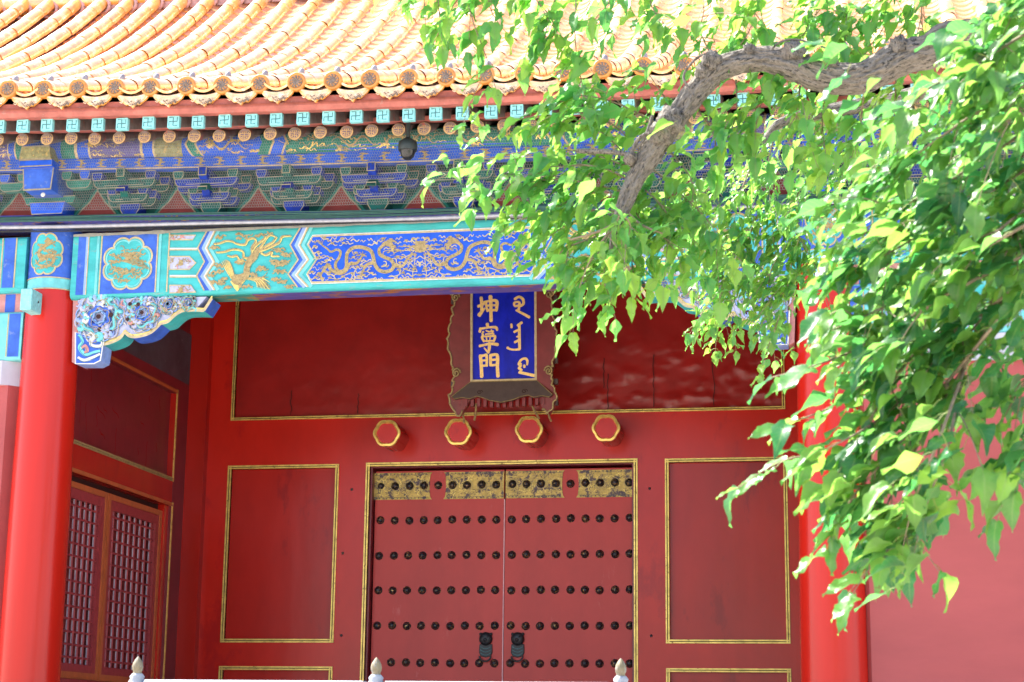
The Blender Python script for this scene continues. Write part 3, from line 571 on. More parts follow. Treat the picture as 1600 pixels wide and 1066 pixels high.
# ------------------------------------------------------------------ beams of the side bays
def side_bay(xa, xb, s):
    """s: direction away from the column (-1 left bay, +1 right bay)"""
    xn, xf = (xb, xa) if s < 0 else (xa, xb)         # near the column / far
    X = lambda d: xn+s*d
    def bar(mb, d0, d1, y0, y1, z0, z1, m): a, b = sorted((X(d0), X(d1))); mb.box(a, b, y0, y1, z0, z1, m)
    up = MB(); up.prism(beam_profile(YBM+.002, 14.33, 5.262, BZ1), xa, xb, 'turq', axis='x'); uo = up.build('tie_beam', GATE)
    lo = MB(); lo.prism(beam_profile(YBM+.03, 14.33, 4.68, 5.10, .03), xa, xb, 'turq_l', axis='x'); loo = lo.build('lower_beam', GATE)
    pd = MB(); pd.box(xa, xb, YBM+.07, 14.3, 5.10, 5.262, 'pinkpaint'); pdo = pd.build('pad_board', GATE)
    d = MB(); rr = random.Random(9)
    def vb(d0, d1, z0, z1, Y, m): a, b = sorted((X(d0), X(d1))); d.poly([(a, z0), (b, z0), (b, z1), (a, z1)], m, plane_y(Y))
    vb(.10, .20, 5.30, 5.735, YBM-.001, 'blue_m'); vb(.21, .222, 5.30, 5.735, YBM-.0015, 'gold_line'); vb(.085, .097, 5.30, 5.735, YBM-.0015, 'gold_line')
    for k in range(14):
        a = .26+.25*k
        if a+.22 > xb-xa: break
        vb(a, a+.2, 5.31, 5.43, YBM-.001, 'blue_m'); vb(a, a+.2, 5.47, 5.52, YBM-.001, 'olive'); vb(a, a+.2, 5.55, 5.62, YBM-.001, 'blue_m'); vb(a, a+.2, 5.66, 5.72, YBM-.001, 'blue_m')
        vb(a, a+.2, 5.44, 5.448, YBM-.002, 'gold_line'); vb(a, a+.2, 5.53, 5.538, YBM-.002, 'gold_line')
    sub(d, 'painted_bands', uo)
    d = MB(); vb(.10, .19, 5.104, 5.258, YBM+.068, 'blue_m')
    for k in range(50):
        cx = X(rr.uniform(.25, 3.2)); d.ribbon(wavy(cx, rr.uniform(5.13, 5.23), .07, .012, rr.uniform(-.3, .3), 9, 1.3), .010, 'gold', plane_y(YBM+.066))
    sub(d, 'painted_bands', pdo)
    d = MB(); vb(.02, .12, 4.71, 5.08, YBM+.028, 'blue_m'); vb(.125, .135, 4.71, 5.08, YBM+.026, 'gold_line'); vb(.265, .275, 4.71, 5.08, YBM+.026, 'gold_line')
    for k in range(12):
        a = .29+.27*k
        if a+.23 > xb-xa: break
        vb(a, a+.21, 4.73, 4.80, YBM+.028, 'lav'); vb(a, a+.21, 4.84, 4.95, YBM+.028, 'blue_l'); vb(a, a+.21, 4.99, 5.06, YBM+.028, 'turq')
        for q in range(5): d.ribbon(wavy(X(a+rr.uniform(.03, .18)), rr.uniform(4.74, 5.04), .05, .01, rr.uniform(0, 3), 7, 1), .008, 'pinkpaint', plane_y(YBM+.026))
    sub(d, 'painted_bands', loo)
    # plastered wall with splayed edge beside the column
    wl = MB(); cf = .11
    pts = [(xf, YBM+.07), (X(cf), YBM+.07), (X(.005), YBM+.20), (X(.005), 14.5), (xf, 14.5)]
    for (z0, z1, m) in ((TZ, 4.475, 'red_wall'), (4.475, 4.68, 'lavgrey')):
        q = pts if m == 'red_wall' else [(xf, YBM+.03), (X(.16), YBM+.03), (X(.02), YBM+.16), (X(.02), 14.5), (xf, 14.5)]
        n = len(q); vs = [(a, b, z0) for a, b in q]+[(a, b, z1) for a, b in q]
        wl.add(vs, [(i, (i+1) % n, n+(i+1) % n, n+i) for i in range(n)]+[list(range(n, 2*n)), list(range(n))[::-1]], m)
    w_o = wl.build('screen_wall', GATE)
    e = MB(); e.add([(X(cf-.002), YBM+.068, TZ), (X(.004), YBM+.198, TZ), (X(.004), YBM+.198, 4.50), (X(cf-.002), YBM+.068, 4.46)], [(0, 1, 2, 3)], 'red_wall'); sub(e, 'splayed_edge', w_o)
side_bay(B0+.4, XL-.205, -1); side_bay(XR+.16, B1-.4, 1)
# gable walls and rear wall
gw = MB()
for x in (B0+.2, B1-.4): gw.box(x, x+.2, 14.52, 21.3, TZ, 6.5, 'red_wall')
gw.box(B0+.4, B1-.4, 21.1, 21.3, TZ, 6.5, 'red_wall'); gw.build('gable_wall', GATE)
# ------------------------------------------------------------------ carved corner brackets under the beam
def corner_bracket(mirror):
    q = lambda px, py: (lambda p: (p.x, p.z))(at(px, py, 14.09))
    Q = lambda pts: [q(0+a/4, 440+b/4) for a, b in pts]
    mx = (lambda pts: [(2*XC-a, b) for a, b in pts]) if mirror else (lambda pts: pts)
    Y0, Y1 = 14.06, 14.22
    out = Q([(497, 100), (497, 325), (560, 345), (650, 380), (700, 385), (760, 360), (790, 322), (830, 350), (900, 345), (960, 320), (1015, 270), (1045, 262), (1090, 225), (1150, 190), (1225, 185), (1300, 100)])
    foot = Q([(485, 325), (485, 520), (600, 520), (640, 500), (650, 440), (655, 400), (640, 372), (560, 343)])
    o_ = [(a, min(b, BZ0-.002)) for a, b in out]
    mb = MB(); mb.prism(mx(o_), Y0, Y1, 'lav'); obj_ = mb.build('corner_bracket', GATE)
    # deep lower rim, alternately green and blue
    rim = MB(); edge_pts = smooth_path(Q([(655, 400), (700, 390), (760, 362), (788, 326)]), 4); 
    for pts, m in ((edge_pts, 'turq'), (smooth_path(Q([(790, 322), (830, 352), (900, 346), (960, 322), (1015, 270)]), 4), 'blue_m'), (smooth_path(Q([(1015, 270), (1060, 258), (1100, 222), (1150, 192), (1230, 187), (1285, 190)]), 4), 'turq'), (Q([(1285, 190), (1335, 112)]), 'blue_m')):
        pts = mx(pts); n = len(pts); r = .022
        rim.add([(a, Y0-.01, b) for a, b in pts]+[(a, Y1+.05, b-.01) for a, b in pts], [(i, i+1, n+i+1, n+i) for i in range(n-1)], m)
        rim.ribbon(pts, .022, 'gold_line', plane_y(Y0-.011)); rim.ribbon([(a, b+.018) for a, b in pts], .012, 'gold', plane_y(Y0-.008))
    rim.prism(mx(foot), Y0-.012, Y1+.02, 'blue_l', front='blue_m'); rim.ribbon(mx(foot), .010, 'white', plane_y(Y0-.014), True)
    fs = Q([(500, 345), (520, 400), (550, 420), (560, 380), (530, 350)]); 
    for sp_, m in (([(505, 340), (530, 380), (510, 420), (550, 465), (600, 450), (640, 440)], 'turq_l'), ([(520, 430), (545, 410), (560, 440), (540, 450)], 'pinkpaint'), ([(500, 480), (540, 500), (600, 480), (640, 460)], 'white'), ([(580, 360), (650, 365), (645, 410), (585, 405), (580, 360)], 'white'), ([(595, 380), (635, 385)], 'blue')):
        p = smooth_path(Q(sp_), 4); rim.ribbon(mx(p), lerp_w([.02, .03, .02], len(p)), m, plane_y(Y0-.016)); rim.ribbon(mx([(a, b-.012) for a, b in p]), .004, 'inkline', plane_y(Y0-.018))
    sub(rim, 'bracket_rim', obj_)
    cv = MB(); rr = random.Random(4)
    # peony scrolls: two big, two small, in relief
    for (cx, cz, r) in ((635, 230, 140), (905, 205, 105), (1065, 150, 60), (1185, 140, 50)):
        c0 = Q([(cx, cz)])[0]; c1 = Q([(cx+r, cz)])[0]; R_ = abs(c1[0]-c0[0])
        for ring, (rad, m, wd) in enumerate(((1.0, 'lav', .03), (.97, 'blue_l', .022), (.74, 'turq_l', .05), (.66, 'lav', .018), (.42, 'blue_m', .05), (.26, 'blue_l', .03))):
            n = 44 if R_ > .12 else 24
            pts = [(c0[0]+R_*rad*math.cos(a)*(1+.11*math.sin(a*6+ring*2.4+cx)), c0[1]+R_*rad*math.sin(a)*(1+.11*math.sin(a*6+ring*2.4+cx))) for a in [2*math.pi*i/n for i in range(n)]]
            k = R_/.19; Yr = Y0-.006-.003*ring
            cv.tube([(a, Yr, b) for a, b in mx(pts+[pts[0]])], wd*k*.36, m, 6, False); cv.ribbon(mx([(a+wd*k*.3, b-wd*k*.3) for a, b in pts]), .005, 'inkline' if ring % 2 else 'gold_dull', plane_y(Yr-wd*k*.4), True)
        for j in range(int(17*R_/.12)):
            a = rr.uniform(0, 6.28); q_ = rr.choice([.52, .85, .9, .6]); sx, sz = c0[0]+R_*q_*math.cos(a), c0[1]+R_*q_*math.sin(a)
            m = rr.choice(['turq_l', 'turq_l', 'lav', 'blue_l', 'lav', 'white', 'blue_l', 'lav', 'turq_l', 'pinkpaint' if j % 3 == 0 else 'white'])
            pts = [(sx+R_*.16*math.cos(a+b*1.6)*(.5+b*.3), sz+R_*.16*math.sin(a+b*1.6)*(.5+b*.3)) for b in [0, .5, 1, 1.6, 2.2, 2.9]]
            cv.tube([(a_, Y0-.018, b_) for a_, b_ in mx(pts)], [.018*R_/.19, .022*R_/.19, .020*R_/.19, .016*R_/.19, .012*R_/.19, .006*R_/.19], m, 6)
            cv.ribbon(mx([(a_-.006, b_-.012) for a_, b_ in pts]), .005, 'gold_dull', plane_y(Y0-.03))
        for j in range(4 if R_ > .12 else 2):
            a = rr.uniform(0, 6.28); q_ = rr.choice([0, .55, .9]); hx_, hz_ = mx([(c0[0]+R_*q_*math.cos(a), c0[1]+R_*q_*math.sin(a))])[0]
            cv.lathe([(.016*R_/.19+.004, 0), (.016*R_/.19+.004, .002)], (hx_, Y0-.034, hz_), 'crack', 10, 'y')
    for k in range(30):
        px, py = rr.choice([(rr.uniform(505, 560), rr.uniform(110, 150)), (rr.uniform(740, 800), rr.uniform(110, 300)), (rr.uniform(980, 1230), rr.uniform(105, 185))]); q_ = Q([(px, py)])[0]
        cv.tube([(a, Y0-.008, b) for a, b in mx(wavy(q_[0], q_[1], .06, .014, rr.uniform(0, 3), 8, 1))], .007, rr.choice(['turq_l', 'white', 'blue_l', 'pinkpaint', 'lav']), 6)
    sub(cv, 'peony_carving', obj_)
    pl = MB(); p = mx(Q([(460, 100), (497, 100), (480, 520), (452, 505)])); pl.prism(p, Y0+.02, Y1+.1, 'pinkpaint'); sub(pl, 'back_plate', obj_)
corner_bracket(False); corner_bracket(True)
# ------------------------------------------------------------------ ledge board, brackets, purlin
def bent(mb, x0, x1, yz, m, k=1.0, n=40):
    """bar with constant section (y,z) that follows the lift of the eave"""
    q = len(yz); vs = []
    for i in range(n+1):
        x = x0+(x1-x0)*i/n
        vs += [(x, a, b+k*L(x)) for a, b in yz]
    mb.add(vs, [(i*q+j, (i+1)*q+j, (i+1)*q+(j+1) % q, i*q+(j+1) % q) for i in range(n) for j in range(q)], m)
    mb.add(vs[:q], [list(range(q))], m); mb.add(vs[-q:], [list(range(q))[::-1]], m)
lb = MB(); bent(lb, B0+.3, B1-.3, [(13.97, 5.752), (14.40, 5.752), (14.40, 5.81), (13.97, 5.81), (13.955, 5.795), (13.955, 5.765)], 'board'); lb.build('ledge_board', GATE)
ZS = 5.812
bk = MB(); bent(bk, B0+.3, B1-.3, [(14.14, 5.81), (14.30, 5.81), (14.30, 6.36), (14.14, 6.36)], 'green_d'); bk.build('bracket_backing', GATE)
def boat(w, z0, z1, cut=.04, n=6):
    """front outline of a bow-shaped bracket arm"""
    h = w/2; r = [(-h+cut*(1-math.cos(math.pi/2*i/n))*1.2-0, z1-(z1-z0)*math.sin(math.pi/2*i/n)) for i in range(n+1)]
    l = [(-x, z) for x, z in r[::-1]]
    return r+l+[(h-.02, z1-.012), (-h+.02, z1-.012)] if False else r+l
def cup(x, z, w, h): return [(x-w/2, z+h), (x-w/2, z+h*.45), (x-w*.34, z), (x+w*.34, z), (x+w/2, z+h*.45), (x+w/2, z+h)]
def edged(mb, pts, y0, y1, m, wd=.0065):
    mb.prism(pts, y0, y1, m); mb.ribbon(pts, wd, 'gold_d', plane_y(y0-.0015), True)
def bracket_set(c1, c2):
    ox, oz = -3.435, ZS
    T = lambda pts: [(ox+a, oz+b) for a, b in pts]
    b = MB(); edged(b, T([(-.055, 0), (.055, 0), (.085, .05), (.085, .095), (-.085, .095), (-.085, .05)]), 13.985, 14.14, c2)
    root = b.build('bracket_set', GATE, (ox, 14.1, oz))
    for (w, z0, z1, y0, y1) in ((.42, .085, .155, 14.03, 14.10), (.64, .205, .265, 14.032, 14.102), (.54, .195, .262, 13.835, 13.895), (.34, .10, .165, 13.93, 13.985)):
        a = MB(); edged(a, T(boat(w, z0, z1)), y0, y1, c1); a.ribbon(T([(-w*.32, z0+.018), (w*.32, z0+.018)]), .006, 'gold_d', plane_y(y0-.002)); sub(a, 'bracket_arm', root)
    for (x, z, y0) in ((-.175, .150, 14.015), (.175, .150, 14.015), (-.285, .262, 14.018), (.285, .262, 14.018), (-.235, .258, 13.82), (.235, .258, 13.82), (-.135, .160, 13.915), (.135, .160, 13.915)):
        a = MB(); edged(a, T(cup(x, z, .085, .066)), y0, y0+.10, c2); sub(a, 'bearing_block', root)
    p = MB()      # forward arms: one curved, one beak, one straight top piece
    p.prism([(13.86, oz+.12), (14.14, oz+.085), (14.14, oz+.165), (13.84, oz+.165)], ox-.032, ox+.032, c1, axis='x')
    p.prism([(13.755, oz+.135), (13.86, oz+.172), (14.14, oz+.170), (14.14, oz+.235), (13.86, oz+.235), (13.775, oz+.165)], ox-.04, ox+.04, c2, axis='x')
    p.prism([(13.75, oz+.262), (13.79, oz+.240), (14.14, oz+.240), (14.14, oz+.335), (13.755, oz+.335)], ox-.033, ox+.033, c1, axis='x')
    for (hw, z0, z1, yy) in ((.04, .140, .168, 13.764), (.033, .262, .333, 13.7485)): p.ribbon(T([(-hw, z0), (hw, z0), (hw, z1), (-hw, z1)]), .008, 'gold_d', plane_y(yy-.003), True)
    sub(p, 'forward_arm', root)
    return root
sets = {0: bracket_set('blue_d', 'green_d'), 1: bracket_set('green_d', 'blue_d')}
PB = (XR-XL)/9; first = {0: True, 1: True}
pad = MB()
for k in range(-5, 15):
    x = XL+PB*k
    if x < B0+.6 or x > B1-.6: continue
    if k not in (0, 9):
        q = k % 2; d = (x+3.435, 0, L(x))
        if first[q]: first[q] = False; sets[q].location = Vector(sets[q].location)+Vector(d); sets[q]['_d'] = list(d)
        else: dup(sets[q], Vector(d)-Vector(sets[q]['_d']))
    xm = x+PB/2; zo = ZS+L(xm)
    bell = [(xm+s_*w_, zo+h_) for s_, seq in ((1, [(.19, 0), (.185, .03), (.13, .10), (.075, .15), (.04, .20), (.012, .245), (0, .255)]), (-1, [(.012, .245), (.04, .20), (.075, .15), (.13, .10), (.185, .03), (.19, 0)])) for w_, h_ in seq]
    pad = MB(); pad.poly(bell, 'dull_red', plane_y(14.134)); pad.ribbon(bell, .012, 'gold_d', plane_y(14.130), True)
    pad.ribbon([(xm+(a-xm)*1.12, zo+(b-zo)*1.06+.005) for a, b in bell], .018, 'green', plane_y(14.132), True); pad.build('bell_panel', GATE)
for k_ in list(sets): 
    try: del sets[k_]['_d']
    except Exception: pass
for x in (XL, XR):      # big beam heads above the columns
    z = ZS+L(x); h = MB()
    edged(h, [(x-.135, z), (x+.135, z), (x+.16, z+.10), (x-.16, z+.10)], 13.93, 14.14, 'blue'); edged(h, [(x-.21, z+.10), (x+.21, z+.10), (x+.23, z+.16), (x-.23, z+.16)], 13.97, 14.14, 'green')
    edged(h, [(x-.12, z+.15), (x+.12, z+.15), (x+.135, z+.34), (x-.135, z+.34)], 13.72, 14.14, 'blue_m', .014)
    edged(h, [(x-.145, z+.335), (x+.145, z+.335), (x+.145, z+.39), (x-.145, z+.39)], 13.66, 14.14, 'blue', .010)
    edged(h, [(x-.14, z+.39), (x+.14, z+.39), (x+.12, z+.50), (x-.12, z+.50)], 13.64, 14.14, 'olive', .012)
    for s in (-1, 1):
        edged(h, [(x+s*(.30+a), z+.19+b) for a, b in boat(.22, 0, .07)], 13.86, 13.93, 'green'); edged(h, [(a+x+s*.36, b+z+.265) for a, b in cup(0, 0, .085, .066)], 13.84, 13.94, 'blue')
        edged(h, [(a+x+s*.2, b+z+.265) for a, b in cup(0, 0, .085, .066)], 13.84, 13.94, 'green')
    h.lathe(dome(.02, .015), (x+.06, 13.715, z+.10), 'white', 10, 'y')
    h.build('beam_head', GATE)
eb = MB(); bent(eb, B0+.3, B1-.3, [(13.80, 6.155), (13.90, 6.155), (13.90, 6.25), (13.80, 6.25)], 'blue'); ebo = eb.build('eave_board', GATE)
gl = MB(); bent(gl, B0+.3, B1-.3, [(13.797, 6.152), (13.80, 6.152), (13.80, 6.163), (13.797, 6.163)], 'gold_line')
x = B0+.5; k = 0
while x < B1-.5:      # gold cloud marks
    zc = 6.205+L(x); s = 1 if k % 2 else .85; fl_ = random.choice([1, -1]); fn = plane_y(13.7965)
    for q, (dx, dz, ln) in enumerate(((-.01, .030, .085), (.012, .002, .075), (-.006, -.028, .10))[:3 if k % 3 else 3]):
        p = [(x+dx*fl_-ln/2, zc+dz), (x+dx*fl_-ln*.2, zc+dz+.004), (x+dx*fl_, zc+dz), (x+dx*fl_+ln*.25, zc+dz-.002), (x+dx*fl_+ln/2, zc+dz)]; gl.ribbon(p, [.002, .012, .016, .012, .002], 'gold_dull', fn)
    gl.ribbon([(x-.012*fl_, zc+.03), (x+.012*fl_, zc+.01), (x-.006*fl_, zc-.028)], [.014, .018, .016], 'gold_dull', plane_y(13.7955)); x += random.uniform(.155, .19); k += 1
sub(gl, 'gold_clouds', ebo)
PY, PZc, PR = 13.85, 6.345, .10
pu = MB(); xs = np.linspace(B0+.2, B1-.2, 60)
pu.tube([(x, PY, PZc+L(x)) for x in xs], PR, 'blue', 20); puo = pu.build('eave_purlin', GATE)
pd = MB()
def pfn(rad): return lambda u, v: (u, PY-rad*math.cos(v), PZc+L(u)+rad*math.sin(v))
def strip(x0, x1, m, rad, v0=-1.25, v1=1.2, slant=0):
    n = 8; vs = []
    for i in range(n+1):
        v = v0+(v1-v0)*i/n; sl = slant*(abs(v)-.5)
        vs += [pfn(rad)(x0+sl, v), pfn(rad)(x1+sl, v)]
    pd.add(vs, [(2*i, 2*i+1, 2*i+3, 2*i+2) for i in range(n)], m)
cells = []; x = XL+.18
# per bay: bands by the column, gold dragon fields on blue and green
for b in (-1, 0, 1):
    pd = MB(); xa, xb = XL+(XR-XL)*b+.17, XL+(XR-XL)*(b+1)-.17
    if b == -1: xa = B0+.5
    if b == 1: xb = B1-.5
    ln = xb-xa
    def sym(f0, f1, m, rad, sl=0):
        strip(xa+ln*f0, xa+ln*f1, m, rad, slant=sl)
        strip(xb-ln*f1, xb-ln*f0, m, rad, slant=-sl)
    sym(.0, .02, 'green', PR+.002); sym(.02, .024, 'gold_line', PR+.003); sym(.04, .043, 'gold_line', PR+.003)
    sym(.043, .115, 'indigo', PR+.002); sym(.115, .119, 'gold_line', PR+.003); sym(.133, .136, 'gold_line', PR+.003); sym(.136, .175, 'olive', PR+.002)
    sym(.185, .197, 'green', PR+.002, .05); sym(.197, .2, 'gold_line', PR+.003, .05); sym(.183, .186, 'gold_line', PR+.003, .05)
    sym(.285, .3, 'green', PR+.002, -.05); sym(.30, .303, 'gold_line', PR+.004, -.05); sym(.318, .321, 'gold_line', PR+.004, -.05)
    strip(xa+ln*.321, xb-ln*.321, 'green', PR+.002); rr = random.Random(b+20)
    for k in range(int(300*ln/6.2)):
        f = rr.uniform(.04, .96); g_ = min(f, 1-f)
        if .118 < g_ < .2 or .28 < g_ < .322: continue
        cx = xa+ln*f; v = rr.uniform(-.9, .6)
        q = wavy(cx, 0, rr.uniform(.04, .12), rr.uniform(.05, .18), rr.uniform(-.15, .15), 10, rr.uniform(1, 2), rr.uniform(0, 6))
        pd.ribbon([(a, v+c) for a, c in q], rr.uniform(.008, .013), 'gold_dull' if rr.random() < .5 else 'gold', lambda u, vv: pfn(PR+.005)(u, vv))
    for f in (.24, .42, .5, .58, .76):
        cx = xa+ln*f; n = 40
        q = [(cx+(i/(n-1)-.5)*.42, -.15+.36*math.sin(i/(n-1)*12.5)) for i in range(n)]
        # a winding gold body
        top = []; 
        for s in (-1, 1): top.append([pfn(PR+.006)(a, c+s*.11*math.sin(math.pi*min(1, (i+2)/n))) for i, (a, c) in enumerate(q)])
        pd.add(top[0]+top[1], [(i, i+1, n+i+1, n+i) for i in range(n-1)], 'gold_dull')
    sub(pd, 'gilded_painting', puo)
# ------------------------------------------------------------------ rafters
RP = .2135
rx0 = at(35, 220, 13.5).x
def n_from(a, b): return range(math.ceil((B0+.25-a)/b), math.floor((B1-.25-a)/b)+1)
zr0 = 6.325
c = MB(); c.tube([(rx0, 13.50, zr0), (rx0, 15.4, zr0+1.9*.46)], .050, 'raft', 14)
raf = c.build('round_rafter', GATE, (rx0, 13.5, zr0))
e = MB(); ye = 13.497; fn = plane_y(ye-.003); fn2 = plane_y(ye-.005)
e.lathe([(.054, 0), (.054, .003)], (rx0, ye, zr0), 'medal', 20, 'y')
circ = lambda r, n=20: [(rx0+r*math.cos(2*math.pi*i/n), zr0+r*math.sin(2*math.pi*i/n)) for i in range(n)]
e.poly(circ(.041), 'indigo', plane_y(ye-.0045)); e.ribbon(circ(.036), .005, 'medal', plane_y(ye-.006), True)
for z, h in ((.022, .020), (.008, .032), (-.006, .032), (-.020, .022)): e.ribbon([(rx0-h, zr0+z), (rx0+h, zr0+z)], .0065, 'medal', plane_y(ye-.007))
for x, a, b in ((0, -.034, .034), (-.017, -.030, -.012), (.017, -.030, -.012), (-.016, .012, .026), (.016, .012, .026)): e.ribbon([(rx0+x, zr0+a), (rx0+x, zr0+b)], .006, 'medal', plane_y(ye-.0075))
sub(e, 'longevity_medallion', raf)
raf.location.z += L(rx0)
for k in n_from(rx0, RP):
    if k: x = rx0+RP*k; dup(raf, (RP*k+random.uniform(-.006, .006), 0, L(x)-L(rx0)+random.uniform(-.004, .004)))
fx0 = at(35, 196, 13.12).x; zf0 = 6.315; hs = .047
c = MB(); sl = .34
vs = []
for y, dz in ((13.12, 0), (14.3, 1.18*sl)):
    for a, b in ((-hs, -hs), (hs, -hs), (hs, hs), (-hs, hs)): vs.append((fx0+a, y, zf0+dz+b))
c.add(vs, [(0, 1, 5, 4), (1, 2, 6, 5), (2, 3, 7, 6), (3, 0, 4, 7), (4, 5, 6, 7)], 'raft')
fly = c.build('flying_rafter', GATE, (fx0, 13.12, zf0))
e = MB(); e.box(fx0-hs-.001, fx0+hs+.001, 13.116, 13.16, zf0-hs-.001, zf0+hs+.001, 'raft_tq'); fn = plane_y(13.1145); q = .034
for pts in ([(0, -q), (0, q), (-q, q)], [(0, q), (0, -q), (q, -q)], [(-q, 0), (q, 0), (q, q)], [(q, 0), (-q, 0), (-q, -q)]): e.ribbon([(fx0+a, zf0+b) for a, b in pts], .0075, 'inkline', fn)
sub(e, 'fret_panel', fly); fly.location.z += L(fx0)
for k in n_from(fx0, RP):
    if k: x = fx0+RP*k; dup(fly, (RP*k+random.uniform(-.008, .008), 0, L(x)-L(fx0)+random.uniform(-.004, .004)))
eb2 = MB()
bent(eb2, B0+.15, B1-.15, [(13.075, 6.366), (13.14, 6.364), (13.14, 6.47), (13.06, 6.475), (13.055, 6.40)], 'red_eave'); eb2.build('eave_fascia', GATE)
eb3 = MB(); bent(eb3, B0+.15, B1-.15, [(13.46, 6.385), (13.56, 6.395), (13.56, 6.43), (13.46, 6.42)], 'red_eave')
eb3.build('eave_batten', GATE)
sh = MB(); bent(sh, B0+.15, B1-.15, [(13.14, 6.370), (14.4, 6.80), (14.4, 6.82), (13.14, 6.39)], 'raft'); bent(sh, B0+.15, B1-.15, [(13.57, 6.42), (15.4, 7.26), (15.4, 7.28), (13.57, 6.44)], 'red_eave'); sh.build('sheathing_board', GATE)
# ------------------------------------------------------------------ roof
TR = 4.4
def zr(x, y):
    t = y-13.0; return 6.565+.349*t+.0596*t*t+.0035*(min(x, 1.5)+1)**2*max(0, 1-t/TR)
rf = MB()      # bedding under the tiles, both slopes, closed below
n = 16; m_ = 30; vs = []
for i in range(m_+1):
    x = B0+(B1-B0)*i/m_
    for j in range(2*n+1):
        t = j/n; y = 13.03+TR*t if t <= 1 else 13.03+TR+TR*(t-1)
        yy = y if t <= 1 else 2*(13.03+TR)-y
        vs.append((x, y, zr(x, yy)-.075))
q = 2*n+1
rf.add(vs, [(i*q+j, (i+1)*q+j, (i+1)*q+j+1, i*q+j+1) for i in range(m_) for j in range(2*n)], 'mortar')
vs2 = [(a, b, c_-.09) for a, b, c_ in vs]
rf.add(vs2, [(i*q+j, i*q+j+1, (i+1)*q+j+1, (i+1)*q+j) for i in range(m_) for j in range(2*n)], 'raft')
for i in (0, m_):      # gable ends
    pts = [vs[i*q+j] for j in range(q)]; lo = [(pts[-1][0], pts[-1][1], 6.3), (pts[0][0], pts[0][1], 6.3)]; rf.add(pts+lo, [list(range(q+2))], 'red_wall')
roof = rf.build('roof', GATE)
TP = .3005; tx0 = at(68, 139, 13.0).x
trange = range(math.ceil((B0+.1-tx0)/TP), math.floor((B1-.1-tx0)/TP)+1)
def slope_pts(x, n): return [(13.0+TR*i/n) for i in range(n+1)]
def tile_row(x):
    mb = MB(); nt_ = 15; r = .070; prev = None
    ys = [13.0+TR*(i/nt_) for i in range(nt_+1)]
    for i in range(nt_):
        y0, y1 = ys[i], ys[i+1]+.012; z0, z1 = zr(x, y0), zr(x, y1); tv = Vector((0, y1-y0, z1-z0)).normalized(); nv = Vector((0, -tv.z, tv.y))
        ra, rb = r*(1.03), r*.955; vs = []; sg = 14
        jx, jz = random.uniform(-.004, .004), random.uniform(-.003, .003)
        for (y, z, rr_) in ((y0, z0, ra), (y0+.02*(y1-y0), z0+.02*(z1-z0), ra*1.02), (y0+.85*(y1-y0), z0+.85*(z1-z0), ra*.99), (y1, z1, rb)):
            for k in range(sg+1):
                a = math.pi*(k/sg)*1.16-.08*math.pi; vs.append(Vector((x+jx, y, z+jz))+Vector((1, 0, 0))*rr_*math.cos(a)+nv*rr_*math.sin(a))
        w_ = sg+1; mb.add(vs, [(q_*w_+k, q_*w_+k+1, (q_+1)*w_+k+1, (q_+1)*w_+k) for q_ in range(3) for k in range(sg)], 'tile', True)
    return mb
row0 = None; rowv = []
for v in range(3):
    random.seed(30+v); r_ = tile_row(tx0).build('tile_row', GATE, (tx0, 13.0, zr(tx0, 13.0)))
    d = MB(); z0 = zr(tx0, 13.0)
    d.lathe([(.074, -.03), (.076, .004), (.072, .016), (.060, .017), (.055, .008), (.002, .008)], (tx0, 13.0, z0), 'disc', 24, 'y')
    rr = random.Random(v)
    pts = smooth_path([(tx0+.03*math.cos(a)*(1 if i % 2 else .45), z0+.03*math.sin(a)*(1 if i % 2 else .5)) for i, a in enumerate([rr.uniform(0, 1)+.8*i for i in range(9)])], 4)
    d.tube([(a, 13.0-.010, b) for a, b in pts], .0055, 'relief', 6); d.lathe([(.05, 0), (.05, .0015)], (tx0, 12.9915, z0), 'relief', 20, 'y')
    for k in range(10):
        a = 2*math.pi*k/10; d.tube([(p_, 12.989, q_) for p_, q_ in wavy(tx0+.038*math.cos(a), z0+.038*math.sin(a), .02, .005, a, 6, 1)], .0035, 'disc', 5)
    sub(d, 'end_disc', r_)
    c = MB(); c.lathe([(.024, -.02), (.027, .004), (.025, .028), (.015, .042), (.002, .047)], (tx0, 13.12, zr(tx0, 13.12)+.072), 'nail', 10); sub(c, 'nail_cap', r_); rowv.append(r_)
random.seed(5); used = [False]*3
for k in trange:
    x = tx0+TP*k; v = (k*7+(k//3)) % 3; d = Vector((TP*k+random.uniform(-.006, .006), random.uniform(-.012, .012), zr(x, 13.0)-zr(tx0, 13.0)))
    if not used[v]: used[v] = True; base_d = d; rowv[v].location = Vector(rowv[v].location)+d; rowv[v]['q'] = list(d)
    else: dup(rowv[v], d-Vector(rowv[v]['q']))
for o_ in COL.objects:
    if 'q' in o_.keys(): del o_['q']
# trough tiles (overlapping) in one surface
pn = MB(); hw = TP/2-.045
for k in list(trange)[:-1]:
    x = tx0+TP*(k+.5); nn = 30
    for i in range(nn):
        y0 = 12.99+TR*i/nn; y1 = 12.99+TR*(i+1.15)/nn; vs = []
        jz = random.uniform(-.003, .003)
        for (y, dz) in ((y0, .016), (y1, -.006)):
            z = zr(x, y)+dz+jz
            for q_ in range(7): a = (q_/6-.5)*2; vs.append((x+a*hw, y, z-.058+.050*a*a))
        for q_ in range(7): a = (q_/6-.5)*2; vs.append((x+a*hw, y0+.004, zr(x, y0)+.016+jz-.078+.050*a*a))
        pn.add(vs, [(q_, q_+1, 7+q_+1, 7+q_) for q_ in range(6)], 'pan', True); pn.add(vs, [(14+q_, 14+q_+1, q_+1, q_) for q_ in range(6)], 'tile', False)
sub(pn, 'trough_tiles', roof)
